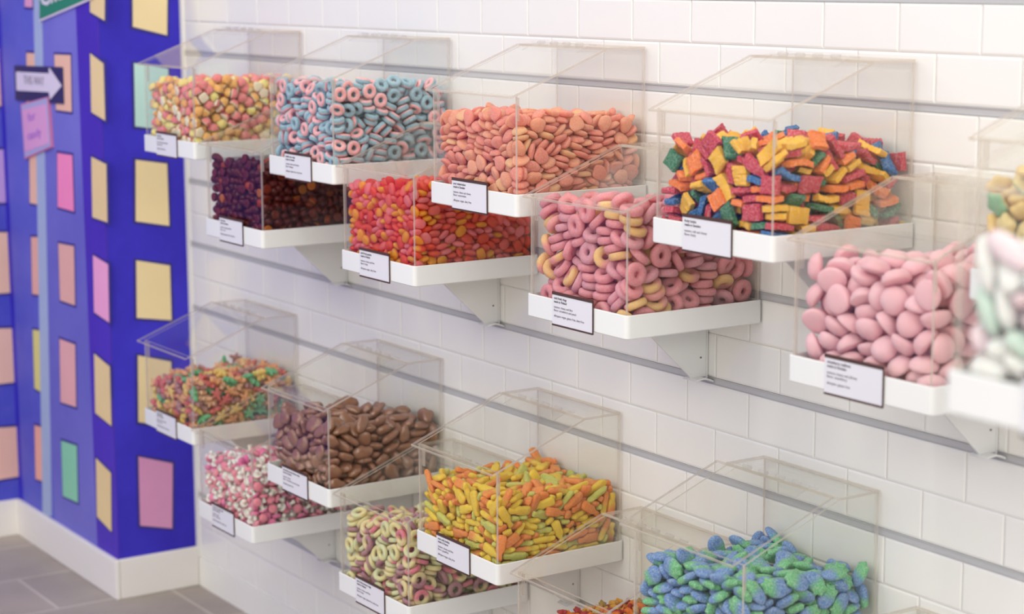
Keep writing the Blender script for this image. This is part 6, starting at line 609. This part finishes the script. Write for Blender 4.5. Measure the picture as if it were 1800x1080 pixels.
# height of the bed under the sweets, thousandths, on a square grid
BED = {
 'A1': [448,466,485,496,491,486,482,477,472,467,463,458,454,454,451,471,490,501,496,492,487,483,478,474,469,465,461,461,455,475,494,506,502,497,493,489,485,481,476,472,469,469,459,479,499,511,507,504,500,496,492,488,484,479,476,476,464,484,505,517,514,511,508,504,500,495,491,487,484,484,469,490,512,525,523,521,517,513,509,504,499,495,492,492,474,497,520,536,535,533,530,525,520,514,509,504,500,500,481,506,531,549,550,549,546,540,534,526,519,513,509,509,489,516,544,565,568,568,565,559,550,541,531,524,519,519,497,527,559,582,588,590,587,580,569,556,544,534,528,528,506,539,574,600,609,612,609,600,587,572,557,545,538,538,513,549,586,600,611,616,613,603,588,570,554,540,532,532,519,555,571,587,599,604,602,591,575,557,540,525,517,517,522,535,551,567,579,584,582,572,556,539,522,509,500,500],
 'A2': [439,459,478,497,498,494,490,487,483,479,476,472,469,469,443,463,482,501,502,498,495,491,487,484,480,476,474,474,447,467,486,506,507,503,499,496,492,488,484,481,478,478,452,472,491,511,512,508,505,501,497,493,489,485,482,482,457,477,497,517,518,515,511,507,502,498,494,490,487,487,462,483,504,525,526,522,518,513,508,503,499,494,491,491,468,490,512,533,535,531,526,521,515,509,504,499,496,496,474,497,520,542,544,540,535,529,522,515,510,504,501,501,480,504,528,551,553,549,544,537,529,522,515,509,506,506,486,511,535,559,561,557,551,544,535,527,520,514,510,510,491,516,541,564,563,560,553,546,537,529,521,515,511,511,494,519,544,545,544,540,534,526,518,510,502,496,492,492,496,521,523,523,522,518,513,505,497,490,483,477,473,473,498,499,500,500,498,495,489,483,476,469,463,458,454,454],
 'A3': [413,437,461,486,491,492,494,496,497,499,500,502,503,503,418,441,465,489,493,494,495,496,497,498,498,499,500,500,423,446,469,491,496,496,496,496,496,497,497,497,497,497,427,450,472,494,498,497,497,497,496,496,495,495,494,494,433,454,476,498,500,499,498,497,496,495,493,492,492,492,438,459,480,501,503,501,499,497,495,494,492,490,489,489,443,464,484,504,505,503,500,498,495,493,490,488,486,486,449,469,489,508,509,505,502,498,495,492,488,485,483,483,457,476,496,514,513,508,504,499,495,491,487,483,480,480,466,486,505,522,520,513,507,501,495,490,485,481,477,477,478,499,517,533,525,516,507,499,492,486,480,475,471,471,493,515,533,525,514,501,489,479,470,462,456,450,445,445,509,532,527,517,503,487,472,459,448,439,432,425,420,420,523,524,519,508,491,472,454,438,426,416,407,399,394,394],
 'A4': [323,342,362,382,402,422,437,437,437,437,437,437,437,437,325,345,365,384,404,424,438,438,438,439,439,439,439,439,328,347,367,386,406,425,440,440,440,440,440,440,440,440,330,350,369,388,408,427,442,442,442,441,441,441,441,441,333,352,371,391,410,429,444,444,443,443,443,442,442,442,335,354,374,393,412,431,446,445,445,444,444,444,444,444,338,357,376,395,414,433,448,447,446,446,445,445,445,445,342,361,380,399,417,436,450,449,448,447,447,446,446,446,348,367,385,403,421,439,438,437,436,435,434,433,433,433,356,375,393,410,426,423,421,419,418,417,416,415,414,414,369,388,404,419,414,409,405,402,400,399,397,396,396,396,385,404,419,412,403,396,390,385,382,381,379,378,377,377,405,424,417,407,394,383,375,369,365,363,361,360,359,359,423,423,414,401,385,371,360,352,347,345,343,341,340,340],
 'A5': [447,469,492,514,530,530,530,529,528,528,527,527,526,526,449,472,495,518,534,534,533,532,530,529,528,527,527,527,452,477,501,525,541,540,539,536,534,531,529,528,527,527,458,484,510,535,551,550,547,543,539,535,532,529,528,528,465,494,522,548,565,563,559,553,546,540,535,531,530,530,474,506,536,564,582,579,573,564,555,546,539,534,531,531,484,518,552,581,600,596,588,577,564,553,543,536,533,533,493,530,566,597,616,612,602,588,573,559,547,538,534,534,499,538,575,608,627,623,612,596,579,563,550,540,535,535,501,541,579,612,631,627,615,599,581,564,551,541,536,536,499,538,575,608,612,608,596,581,563,547,534,525,520,520,492,530,565,575,578,574,564,550,535,521,510,501,497,497,484,518,529,537,540,537,528,517,505,493,484,477,473,473,474,483,492,498,499,497,491,482,473,464,457,452,449,449],
 'B1': [398,424,449,449,449,449,449,450,451,452,453,455,456,456,410,435,459,458,456,455,454,453,453,454,454,455,456,456,425,450,472,468,465,461,458,457,456,455,455,455,456,456,442,466,486,481,474,468,464,460,458,457,456,456,456,456,460,483,502,494,484,476,469,464,461,459,457,456,456,456,476,499,516,506,494,483,474,468,463,460,458,457,456,456,488,510,526,514,501,488,478,471,465,462,459,457,456,456,494,516,532,519,505,492,481,473,467,463,460,458,456,456,495,516,532,520,506,494,483,475,469,465,461,458,456,456,491,512,528,517,505,493,484,476,470,466,462,458,456,456,485,505,522,513,502,493,484,477,472,467,463,459,456,456,479,499,517,509,500,492,485,478,473,468,463,459,456,456,476,496,490,483,475,468,462,456,450,445,440,435,432,432,475,470,464,458,451,445,438,433,427,422,416,411,407,407],
 'B2': [427,452,478,492,494,495,497,499,501,502,504,506,507,507,436,462,487,501,502,503,505,506,507,508,510,511,513,513,446,472,497,510,511,512,513,513,514,515,516,517,518,518,457,483,509,522,522,522,522,522,522,522,522,522,523,523,470,496,522,535,535,534,533,531,530,529,528,528,528,528,484,511,538,551,551,548,545,542,539,536,535,534,534,534,499,529,556,570,568,565,559,554,548,544,542,540,539,539,516,547,575,589,587,582,574,566,558,553,549,546,545,545,531,564,594,608,605,598,588,578,568,561,555,552,550,550,545,578,609,623,619,611,600,588,577,568,562,558,556,556,555,589,619,633,629,620,608,596,584,575,568,563,561,561,562,594,624,626,622,613,601,589,578,568,562,557,554,554,565,596,601,601,597,589,579,568,557,549,543,538,535,535,567,572,574,574,571,564,555,545,536,529,523,519,516,516],
 'B3': [308,337,365,394,422,438,444,451,457,464,470,477,481,481,322,351,380,408,436,451,457,462,468,473,479,485,489,489,338,367,396,424,451,465,470,475,480,484,489,494,497,497,355,384,413,442,469,482,486,489,492,495,499,503,505,505,373,403,433,461,488,500,503,505,506,508,510,512,514,514,393,424,454,483,509,521,522,522,521,521,521,522,523,523,413,445,476,505,531,542,541,540,537,535,533,532,532,532,433,467,499,527,553,563,561,557,553,548,545,542,542,542,452,487,519,548,574,582,579,574,567,561,556,552,551,551,470,505,537,566,591,591,587,580,573,565,558,553,551,551,484,519,551,580,584,583,578,571,562,553,546,540,538,538,495,529,561,569,572,570,565,558,549,540,532,526,524,524,503,536,546,553,555,554,549,541,533,524,517,511,509,509,509,519,528,533,535,534,529,523,515,507,501,495,493,493],
 'B4': [348,371,394,417,439,460,462,464,466,468,470,473,474,474,357,380,403,425,448,468,469,471,473,475,477,479,480,480,367,389,412,434,456,476,477,479,481,482,484,486,487,487,377,399,421,443,465,484,485,487,488,489,491,492,493,493,388,410,432,454,475,494,494,495,496,497,498,499,500,500,401,423,445,466,487,504,504,504,504,504,505,506,506,506,416,439,460,481,500,517,515,514,513,512,512,512,513,513,434,457,479,499,517,531,528,525,522,520,520,519,519,519,455,479,501,519,536,548,542,537,532,529,527,526,526,526,479,504,525,542,556,549,540,532,526,521,518,516,516,516,503,529,550,566,558,547,535,525,516,510,505,503,502,502,525,552,573,568,557,544,529,517,506,498,493,489,488,488,544,572,572,565,553,538,522,507,495,486,479,475,474,474,557,564,564,557,544,528,511,495,482,473,466,461,460,460],
 'C1': [322,343,365,387,409,413,414,414,414,415,415,416,416,416,328,349,371,392,414,418,418,418,418,418,418,418,418,418,334,355,376,397,419,422,422,422,422,422,421,421,421,421,340,361,382,403,424,427,427,426,426,425,425,424,424,424,346,367,388,409,429,432,431,430,430,429,428,427,426,426,353,374,395,415,436,438,437,435,434,432,431,430,429,429,362,383,404,424,444,445,443,440,438,436,434,433,432,432,372,394,415,436,455,455,451,447,443,440,438,436,435,435,386,410,432,452,470,469,462,455,450,445,442,439,437,437,403,430,454,475,491,483,473,463,454,447,442,439,437,437,424,455,482,503,496,484,469,454,442,432,425,421,418,418,446,481,512,512,503,486,466,446,430,417,409,403,400,400,467,506,517,518,507,487,462,437,417,402,392,385,381,381,481,501,514,515,502,480,452,425,402,386,374,366,362,362],
 'C2': [327,342,358,374,390,406,417,413,409,405,401,398,395,395,331,347,363,378,394,409,420,415,411,407,403,399,397,397,336,352,367,382,397,412,423,418,414,409,405,400,398,398,341,356,371,386,401,416,426,421,416,411,406,402,399,399,346,361,376,390,405,419,429,423,418,413,408,403,400,400,352,366,380,394,409,423,432,426,421,415,410,405,402,402,357,371,385,399,413,426,435,429,423,417,412,406,403,403,364,378,391,404,418,431,439,432,426,420,413,407,404,404,372,386,399,411,424,436,429,422,415,408,401,395,391,391,383,397,409,421,432,424,415,407,399,391,384,377,373,373,398,412,424,434,424,413,402,392,383,374,366,359,355,355,419,432,443,432,419,405,392,379,368,358,349,341,336,336,445,459,449,435,419,401,384,368,354,342,332,323,318,318,476,471,460,443,422,400,378,358,341,327,315,305,300,300],
 'C3': [274,289,304,319,334,349,364,361,356,352,347,343,341,341,278,292,307,322,336,351,366,362,357,352,348,343,341,341,281,295,310,324,338,353,367,363,358,353,348,343,341,341,284,298,312,326,341,355,369,364,359,354,349,343,341,341,288,302,315,329,343,357,370,366,360,355,349,344,341,341,292,306,319,332,346,359,372,367,361,355,349,344,341,341,298,311,324,337,349,362,374,369,362,356,350,344,341,341,307,320,332,343,355,366,377,371,364,357,350,344,341,341,320,332,343,353,362,371,363,354,346,338,331,325,321,321,339,351,360,367,373,361,349,338,329,320,313,305,302,302,365,377,383,387,369,352,336,323,312,302,294,286,282,282,397,408,412,391,368,346,326,309,296,285,275,267,263,263,432,443,424,398,369,341,316,296,280,267,257,248,244,244,465,455,434,403,368,335,305,282,264,250,238,229,224,224],
 'C4': [326,342,358,373,389,404,407,402,397,392,387,383,380,380,330,346,362,378,393,408,411,405,399,394,389,384,381,381,336,353,370,386,402,416,417,410,403,396,390,385,381,381,344,363,382,400,416,429,428,419,409,400,392,386,382,382,355,378,402,423,440,451,447,432,418,406,396,388,384,384,371,400,430,456,474,483,473,452,431,414,400,390,385,385,389,427,465,496,517,523,507,477,448,423,405,393,387,387,408,454,500,538,560,564,540,502,464,433,411,395,389,389,424,475,528,570,594,595,559,514,470,434,408,390,383,383,431,485,539,584,608,589,550,502,455,417,390,372,364,364,430,481,532,574,578,559,522,476,432,396,369,352,344,344,420,465,510,527,528,511,479,440,401,370,347,331,324,324,408,443,459,470,468,454,428,397,367,342,323,309,303,303,395,403,410,414,410,398,379,356,334,315,300,288,282,282],
 'D1': [312,339,366,374,377,380,382,384,387,389,392,395,397,397,322,350,377,384,387,388,390,392,393,395,397,399,401,401,334,362,389,397,399,400,400,400,400,401,402,403,405,405,349,378,406,414,415,415,413,411,409,408,408,408,409,409,367,399,429,437,438,435,430,425,420,416,414,413,413,413,390,425,458,468,467,461,452,442,433,426,421,418,417,417,416,456,493,504,502,493,478,462,448,436,429,424,422,422,444,489,530,543,540,527,507,484,464,448,437,430,427,427,470,520,564,579,574,558,532,504,479,459,444,436,431,431,490,543,589,604,599,580,551,519,490,467,451,441,435,435,500,554,600,615,609,589,560,527,497,473,456,445,439,439,502,552,597,605,600,580,552,521,493,470,454,444,438,438,495,541,557,564,558,541,517,490,466,446,432,422,417,417,486,501,512,516,511,497,477,456,436,420,408,400,395,395],
 'D2': [297,322,347,373,390,393,396,399,402,405,408,411,413,413,303,329,354,379,395,398,401,404,407,409,412,415,417,417,310,335,360,385,402,404,407,409,411,414,416,419,420,420,318,343,368,392,409,411,413,415,417,418,420,422,424,424,326,352,377,401,418,420,421,422,423,424,425,426,428,428,336,362,388,413,430,431,431,431,431,430,430,431,432,432,348,376,403,429,446,446,445,443,441,438,437,436,436,436,364,394,423,451,468,467,464,459,454,449,445,442,441,441,382,416,449,479,496,495,489,480,470,461,454,449,446,446,404,442,479,512,530,527,518,504,489,475,464,456,452,452,427,470,511,547,552,548,535,516,496,477,462,451,445,445,448,496,542,558,564,558,542,519,493,469,450,436,429,429,466,517,543,561,568,561,542,515,486,459,436,420,412,412,477,507,534,553,559,552,532,504,473,444,420,403,394,394],
 'D3': [341,364,383,381,379,378,376,374,372,370,368,366,364,364,340,364,383,382,380,379,378,376,374,372,371,369,367,367,340,363,383,383,382,381,380,379,378,376,374,372,371,371,339,364,384,385,385,385,385,384,382,380,378,376,375,375,339,364,386,388,389,390,391,390,389,386,383,381,379,379,339,365,389,392,395,398,399,399,397,394,390,386,384,384,339,367,392,397,403,407,410,410,407,403,397,392,389,389,339,368,395,403,411,417,421,421,418,412,405,399,394,394,339,370,398,408,417,426,431,431,427,420,412,404,399,399,339,370,400,410,421,431,437,437,433,426,417,409,403,403,338,370,400,410,422,431,438,439,435,428,419,412,407,407,337,368,397,408,418,428,434,435,432,426,419,413,408,408,335,365,373,382,391,400,405,407,405,401,396,392,389,389,332,338,344,352,360,366,371,374,373,371,368,366,365,365],
 'E1': [355,373,391,409,427,445,463,481,485,485,484,484,483,483,358,376,395,413,431,448,466,483,487,487,486,485,485,485,362,380,399,417,435,452,469,486,490,489,488,487,487,487,367,385,404,422,439,456,473,490,494,492,491,490,489,489,372,391,410,427,445,462,478,495,498,496,494,492,492,492,378,398,416,434,451,468,484,499,502,499,497,495,494,494,385,405,423,441,458,474,490,505,502,499,496,494,493,493,393,412,431,449,465,481,496,493,489,485,482,478,477,477,400,420,439,457,473,488,485,480,476,471,467,463,462,462,407,428,446,464,480,477,473,468,462,457,452,448,446,446,413,434,453,471,468,465,460,454,448,443,437,432,431,431,419,439,459,458,455,451,446,440,434,428,422,417,415,415,422,443,444,443,441,436,431,425,418,412,406,400,398,398,424,427,428,427,424,420,414,408,401,395,389,383,381,381],
}
GAPS = {'A1': 0.04356, 'A2': 0.05055, 'A3': 0.05042, 'A4': 0.0789, 'A5': 0.05704, 'B1': 0.03404, 'B2': 0.04144, 'B3': 0.06495, 'B4': 0.07012, 'C1': 0.06268, 'C2': 0.07878, 'C3': 0.08163, 'C4': 0.07542, 'D1': 0.03737, 'D2': 0.05618, 'D3': 0.0319, 'E1': 0.09228}

# ---------------------------------------------------------------- the sweets
def sweet_mat(name, rgb, rgb2=None, rough=.5, glow=.25, sugar=0., spec=.4, clear=0., soft=None, tintvar=.06):
    """a sweet: surface colour, part of the light passing through it; rgb2 blends in along the mesh's own `mix` attribute"""
    s = N(name)
    col = None
    if rgb2:
        at = s.n('ShaderNodeAttribute', _attribute_name='mix')
        cr = s.n('ShaderNodeValToRGB', Fac=at.outputs['Fac']); e = cr.color_ramp.elements
        e[0].position, e[1].position = .36, .64; e[0].color, e[1].color = lin(rgb), lin(rgb2); col = cr.outputs[0]
    else:
        rg = s.n('ShaderNodeRGB'); rg.outputs[0].default_value = lin(rgb); col = rg.outputs[0]
    oi = s.n('ShaderNodeObjectInfo')
    v = s.n('ShaderNodeMapRange', Value=oi.outputs['Random'], i3=1 - tintvar, i4=1 + tintvar)
    col = s.n('ShaderNodeHueSaturation', Value=v.outputs[0], Color=col).outputs[0]
    nrm = None
    if sugar:
        t = s.n('ShaderNodeTexCoord').outputs['Object']
        no = s.n('ShaderNodeTexNoise', Vector=t, Scale=420., Detail=3.)
        nrm = s.n('ShaderNodeBump', Height=no.outputs[0], Strength=.5, Distance=.0009).outputs[0]
        f = s.n('ShaderNodeMapRange', Value=no.outputs[0], i1=.42, i2=.75, i3=0., i4=sugar)
        col = s.n('ShaderNodeMixRGB', Fac=f.outputs[0], Color1=col, Color2=(.93, .91, .92, 1)).outputs[0]
    pb = bsdf(s, col, rough, spec, nrm)
    if soft: s.put(pb, 'Subsurface Weight', soft); s.put(pb, 'Subsurface Radius', (1., .6, .5)); s.put(pb, 'Subsurface Scale', .006)
    b = pb.outputs[0]
    if glow:
        tl = s.n('ShaderNodeBsdfTranslucent', Color=col)
        b = s.n('ShaderNodeMixShader', Fac=glow, i1=b, i2=tl.outputs[0]).outputs[0]
    if clear:
        tr = s.n('ShaderNodeBsdfTransparent', Color=col)
        b = s.n('ShaderNodeMixShader', Fac=clear, i1=b, i2=tr.outputs[0]).outputs[0]
    return s.end(b)
# bin -> (thing name, category, noun in labels, finish, colourways: (weight, colour words, colour, second colour or None, 'slot' | 'x' | 'r'))
# 'slot': the second colour is the mesh's other face; 'x': the colours blend along the sweet
SWEET = {
 'A1': ('foam_sweet', 'sweet', 'foam sweet', dict(rough=.7, glow=.15, soft=.7), [(5, 'pink', (240, 122, 124), (250, 226, 196), 'slot'), (4, 'orange', (246, 172, 82), (250, 230, 196), 'slot'), (3, 'yellow', (250, 224, 124), (252, 236, 204), 'slot')]),
 'A2': ('sour_ring', 'sweet', 'sour ring', dict(rough=.85, glow=.1, sugar=.35, soft=.7), [(1, 'blue and pink', (104, 158, 182), (246, 146, 152), 'slot')]),
 'A3': ('watermelon_gummy', 'sweet', 'watermelon gummy', dict(rough=.8, glow=.3, sugar=.3, soft=.7), [(4, 'salmon pink', (250, 140, 116), None, ''), (3, 'peach', (252, 158, 118), None, ''), (1, 'pale apricot', (252, 180, 122), None, '')]),
 'A4': ('fruit_brick', 'sweet', 'ribbed fruit brick', dict(rough=.75, glow=.1, sugar=.30), [(9, 'raspberry red', (200, 44, 62), None, ''), (6, 'yellow', (246, 182, 22), None, ''), (4, 'orange', (244, 118, 20), None, ''), (3, 'blue', (28, 100, 168), None, ''), (3, 'green', (30, 108, 64), None, '')]),
 'A5': ('layered_gummy', 'sweet', 'layered gummy', dict(rough=.7, glow=.2, sugar=.2), [(3, 'golden yellow', (244, 200, 100), None, ''), (2, 'yellow and green', (240, 206, 120), (130, 190, 130), 'slot')]),
 'B1': ('cola_gummy', 'sweet', 'cola gummy', dict(rough=.16, glow=.42, spec=.5, clear=.22, tintvar=.25), [(6, 'dark brown', (104, 22, 26), (140, 44, 24), 'slot'), (1, 'amber', (176, 60, 20), (226, 130, 30), 'slot')]),
 'B2': ('fruit_pastille', 'sweet', 'oval pastille', dict(rough=.3, glow=.5, spec=.4, clear=.10, soft=.7), [(4, 'coral pink', (250, 110, 98), None, ''), (4, 'orange red', (244, 76, 40), None, ''), (3, 'yellow orange', (252, 170, 24), None, ''), (3, 'rose pink', (250, 132, 138), None, ''), (2, 'red and yellow', (236, 60, 30), (252, 176, 30), 'x')]),
 'B3': ('fruit_ring', 'sweet', 'fruit ring', dict(rough=.65, glow=.3, sugar=.28, soft=.7), [(6, 'pink', (234, 108, 122), None, ''), (2, 'yellow and pink', (250, 176, 70), (240, 120, 112), 'x'), (2, 'rose', (226, 120, 140), None, '')]),
 'B4': ('strawberry_mallow', 'sweet', 'strawberry mallow', dict(rough=.8, glow=.2, soft=.7), [(1, 'pale pink', (250, 178, 190), None, '')]),
 'C1': ('gummy_figure', 'sweet', 'gummy figure', dict(rough=.7, glow=.3, sugar=.2, soft=.7), [(4, 'red', (218, 78, 70), None, ''), (4, 'orange', (240, 156, 84), None, ''), (3, 'yellow', (244, 200, 80), None, ''), (3, 'green', (70, 178, 106), None, ''), (3, 'plum brown', (168, 102, 98), None, ''), (3, 'peach', (244, 176, 122), None, '')]),
 'C2': ('chocolate_piece', 'sweet', 'chocolate piece', dict(rough=.16, glow=0, spec=.8), [(1, 'brown', (134, 84, 60), None, '')]),
 'C3': ('soda_bottle_gummy', 'sweet', 'soda bottle gummy', dict(rough=.7, glow=.3, sugar=.22, soft=.7), [(7, 'yellow', (250, 206, 24), None, ''), (4, 'orange', (248, 136, 34), None, ''), (3, 'green', (206, 206, 80), None, ''), (3, 'orange and yellow', (248, 140, 36), (248, 206, 36), 'x')]),
 'C4': ('two_tone_gummy', 'sweet', 'sugared gummy', dict(rough=.75, glow=.2, sugar=.45, soft=.7), [(1, 'blue and green', (72, 182, 104), (66, 122, 198), 'x')]),
 'D1': ('mushroom_sweet', 'sweet', 'mushroom sweet', dict(rough=.75, glow=.15, soft=.7), [(3, 'pink capped', (244, 126, 150), (252, 242, 230), 'slot'), (1, 'hot pink capped', (244, 104, 160), (252, 242, 230), 'slot')]),
 'D2': ('summer_ring', 'sweet', 'summer ring', dict(rough=.65, glow=.28, sugar=.2, soft=.7), [(4, 'cream and pale green', (244, 224, 140), (220, 222, 160), 'x'), (3, 'cream and raspberry', (244, 222, 144), (226, 86, 112), 'x'), (3, 'cream and plum', (238, 210, 138), (160, 84, 104), 'x'), (1, 'plum', (164, 96, 106), None, '')]),
 'D3': ('gummy_bear', 'sweet', 'gummy bear', dict(rough=.35, glow=.4, clear=.08), [(4, 'orange', (244, 134, 24), None, ''), (3, 'red', (184, 46, 40), None, ''), (3, 'yellow', (236, 178, 46), None, ''), (2, 'olive yellow', (200, 166, 74), None, '')]),
 'E1': ('mint_mallow', 'sweet', 'mint mallow', dict(rough=.7, glow=.2, soft=.7), [(9, 'white', (250, 248, 245), None, ''), (3, 'mint green', (196, 226, 210), None, ''), (3, 'pale pink', (250, 210, 222), None, '')]),
}
def pale(c, key):
    k = PALE.get(key, .12); return tuple(v + (255 - v) * k for v in c)
PALE = {'A1': .2, 'A2': .28, 'A3': .16, 'A4': .06, 'A5': .2, 'B1': .03, 'B2': .18, 'B3': .36, 'B4': .3, 'C1': .26, 'C2': .08, 'C3': .15, 'C4': .22, 'D1': .22, 'D2': .3, 'D3': .06, 'E1': .4}
WHERE = {'A1': 'foam sweet bin by the pillar', 'A2': 'blue and pink ring bin', 'A3': 'watermelon bin', 'A4': 'fruit brick bin', 'A5': 'yellow and green bin', 'B1': 'cola bin', 'B2': 'pastille bin', 'B3': 'pink ring bin', 'B4': 'strawberry mallow bin',
 'C1': 'gummy figure bin', 'C2': 'chocolate bin', 'C3': 'soda bottle bin', 'C4': 'blue and green bin', 'D1': 'mushroom bin', 'D2': 'summer ring bin', 'D3': 'gummy bear bin', 'E1': 'blurred nearest bin'}
def mix_attr(me, mode):
    co = np.empty(len(me.vertices) * 3); me.vertices.foreach_get('co', co); co = co.reshape(-1, 3)
    x = co[:, 0] + .25 * co[:, 1] if mode == 'x' else co[:, 0]
    v = (x - x.min()) / (x.max() - x.min())
    a = me.attributes.new('mix', 'FLOAT', 'POINT'); a.data.foreach_set('value', v.astype(np.float32))
def split_stem(bm, keep):
    bmesh.ops.delete(bm, geom=[f for f in bm.faces if f.material_index != keep], context='FACES'); return bm
def decode(key):
    n1, rows = REST[key]
    d = np.array([[r // 10 ** 15, r // 10 ** 12 % 1000, r // 10 ** 9 % 1000, r // 10 ** 6 % 1000, r // 10 ** 4 % 100, r // 100 % 100, r % 100] for r in rows], float).reshape(-1, 7)
    lo = np.array([.03, -.965, .03]) * U; hi = np.array([.97, -.03, .95]) * U
    quat = [Euler([t * 2 * PI / 100 for t in e]).to_quaternion() for e in d[:, 4:7]]
    n = int(round(len(BED[key]) ** .5))
    return n1, d[:, 1:4] / 999. * (hi - lo) + lo, quat, d[:, 0].astype(int) - 1, np.array(BED[key]).reshape(n, n) / 1000. * .95 * U
def fill(key):
    name, cat, noun, fin, ways = SWEET[key]; kind = BINS[key]; builders = KINDS[kind]
    n1, pos, quat, var, core = decode(key)
    rnd = random.Random(sum(map(ord, key)) * 7)
    org = P(BIN[key][0], -2.03 if key == 'E1' else 0., BIN[key][1])
    mats = []
    for (w, words, c1, c2, mode) in ways:
        c1 = pale(c1, key); c2 = c2 and pale(c2, key)
        if mode == 'slot': mats.append([sweet_mat(name + '_' + words.replace(' ', '_'), c1, None, **fin), sweet_mat(name + '_' + words.replace(' ', '_') + '_back', c2, None, **fin)])
        else: m = sweet_mat(name + '_' + words.replace(' ', '_'), c1, c2, **fin); mats.append([m, m])
    protos, stems = {}, {}
    def proto(v, c):
        if (v, c) not in protos:
            bm = builders[v]()
            if kind == 'mushroom': split_stem(bm, 0)
            me = bpy.data.meshes.new(name); bm.to_mesh(me); bm.free()
            for m in mats[c]: me.materials.append(m)
            me.polygons.foreach_set('use_smooth', [kind != 'brick'] * len(me.polygons))
            if kind == 'brick': me.polygons.foreach_set('use_smooth', [True] * len(me.polygons)); me.set_sharp_from_angle(angle=.9)
            if kind == 'cola': me.set_sharp_from_angle(angle=1.0)
            mix_attr(me, ways[c][4])
            o = bpy.data.objects.new(name, me); o['category'] = cat; o['group'] = noun + 's in the ' + WHERE[key]
            protos[v, c] = o
            if kind == 'mushroom':
                bm = split_stem(builders[v](), 1); sm = bpy.data.meshes.new('stem'); bm.to_mesh(sm); bm.free()
                sm.materials.append(mats[c][1]); sm.polygons.foreach_set('use_smooth', [True] * len(sm.polygons)); sm.polygons.foreach_set('material_index', [0] * len(sm.polygons))
                s = bpy.data.objects.new('stem', sm); s['label'] = 'white mushroom stem'; stems[v, c] = s
        return protos[v, c]
    pick = [c for c, w in enumerate(ways) for _ in range(w[0])]
    colour = [rnd.choice(pick) for _ in pos]
    ctr = (pos[:, 0].max(), pos[:, 1].min())
    reach = np.array([max(v.co.length for v in proto(0, 0).data.vertices)])[0]
    used = set()
    for i in range(n1):
        src = proto(int(var[i]), colour[i]); o = src.copy() if src.name in used else src
        used.add(src.name)
        l = pos[i]; o.location = org + Vector(l); o.rotation_mode = 'QUATERNION'; o.rotation_quaternion = Quaternion(quat[i]).normalized()
        if l[1] < -.96 * U + reach * 1.15: place = 'at the front pane of the '
        elif l[0] > .963 * U - reach * 1.15: place = 'at the side pane of the '
        else: place = 'on top in the '
        o['label'] = ways[colour[i]][1] + ' ' + noun + ' ' + place + WHERE[key]
        COL.objects.link(o)
        if kind == 'mushroom':
            s = stems[int(var[i]), colour[i]]; s = s.copy() if s.name in used else s
            used.add(s.name); s.parent = o; COL.objects.link(s)
    # everything deeper in the heap: one uncountable mass (the sweets behind, on a solid bed)
    allm = [m for pr in mats for m in pr]; V, F, MI, MX = [], [], [], []; off = 0
    cache = {}
    def geo(v, c):
        if (v, c) not in cache:
            me = proto(v, c).data
            co = np.empty(len(me.vertices) * 3); me.vertices.foreach_get('co', co)
            mx = np.empty(len(me.vertices), np.float32); me.attributes['mix'].data.foreach_get('value', mx)
            fs = [tuple(p.vertices) for p in me.polygons]; mi = [p.material_index + 2 * c for p in me.polygons]
            if kind == 'mushroom':
                sm = stems[v, c].data; n0 = len(me.vertices)
                c2 = np.empty(len(sm.vertices) * 3); sm.vertices.foreach_get('co', c2); co = np.concatenate([co, c2]); mx = np.concatenate([mx, np.zeros(len(sm.vertices), np.float32)])
                fs += [tuple(k + n0 for k in p.vertices) for p in sm.polygons]; mi += [2 * c + 1] * len(sm.polygons)
            cache[v, c] = (co.reshape(-1, 3), fs, mi, mx)
        return cache[v, c]
    for i in range(n1, len(pos)):
        co, fs, mi, mx = geo(int(var[i]), colour[i])
        R = np.array(Quaternion(quat[i]).normalized().to_matrix())
        V.append(co @ R.T + pos[i]); F += [tuple(k + off for k in f) for f in fs]; MI += mi; MX.append(mx); off += len(co)
    n = len(core); size = reach * 2; gap = GAPS[key]
    gx = np.linspace(.037 * U + .003, .963 * U - gap, n); gy = np.linspace(-.958 * U + gap, -.036 * U - .001, n)
    zf = .034 * U
    top = [(x, y, max(core[a][b] - .0015, zf + .004)) for a, x in enumerate(gx) for b, y in enumerate(gy)]
    bot = [(x, y, zf) for x in gx for y in gy]; B = off; nn = n * n
    V.append(np.array(top + bot)); MX.append(np.full(2 * nn, .5, np.float32))
    for i in range(n - 1):
        for j in range(n - 1):
            q = B + i * n + j
            F.append((q, q + n, q + n + 1, q + 1)); F.append((nn + q, nn + q + 1, nn + q + n + 1, nn + q + n)); MI += [0, 0]
        for a, b in ((B + i * n, B + (i + 1) * n), (B + (i + 1) * n + n - 1, B + i * n + n - 1), (B + i + 1, B + i), (B + (n - 1) * n + i, B + (n - 1) * n + i + 1)):
            F.append((a, nn + a, nn + b, b)); MI.append(0)
    me = bpy.data.meshes.new(name + '_heap'); me.from_pydata(np.concatenate(V).tolist(), [], F); 
    for m in allm: me.materials.append(m)
    me.polygons.foreach_set('material_index', MI); me.polygons.foreach_set('use_smooth', [kind != 'brick'] * len(F))
    a = me.attributes.new('mix', 'FLOAT', 'POINT'); a.data.foreach_set('value', np.concatenate(MX))
    h = bpy.data.objects.new(name + '_heap', me); COL.objects.link(h); h.location = org
    tag(h, 'deeper mass of ' + noun + 's filling the ' + WHERE[key], 'sweets', None, 'stuff')
for k in SWEET: fill(k)
bpy.context.view_layer.update()
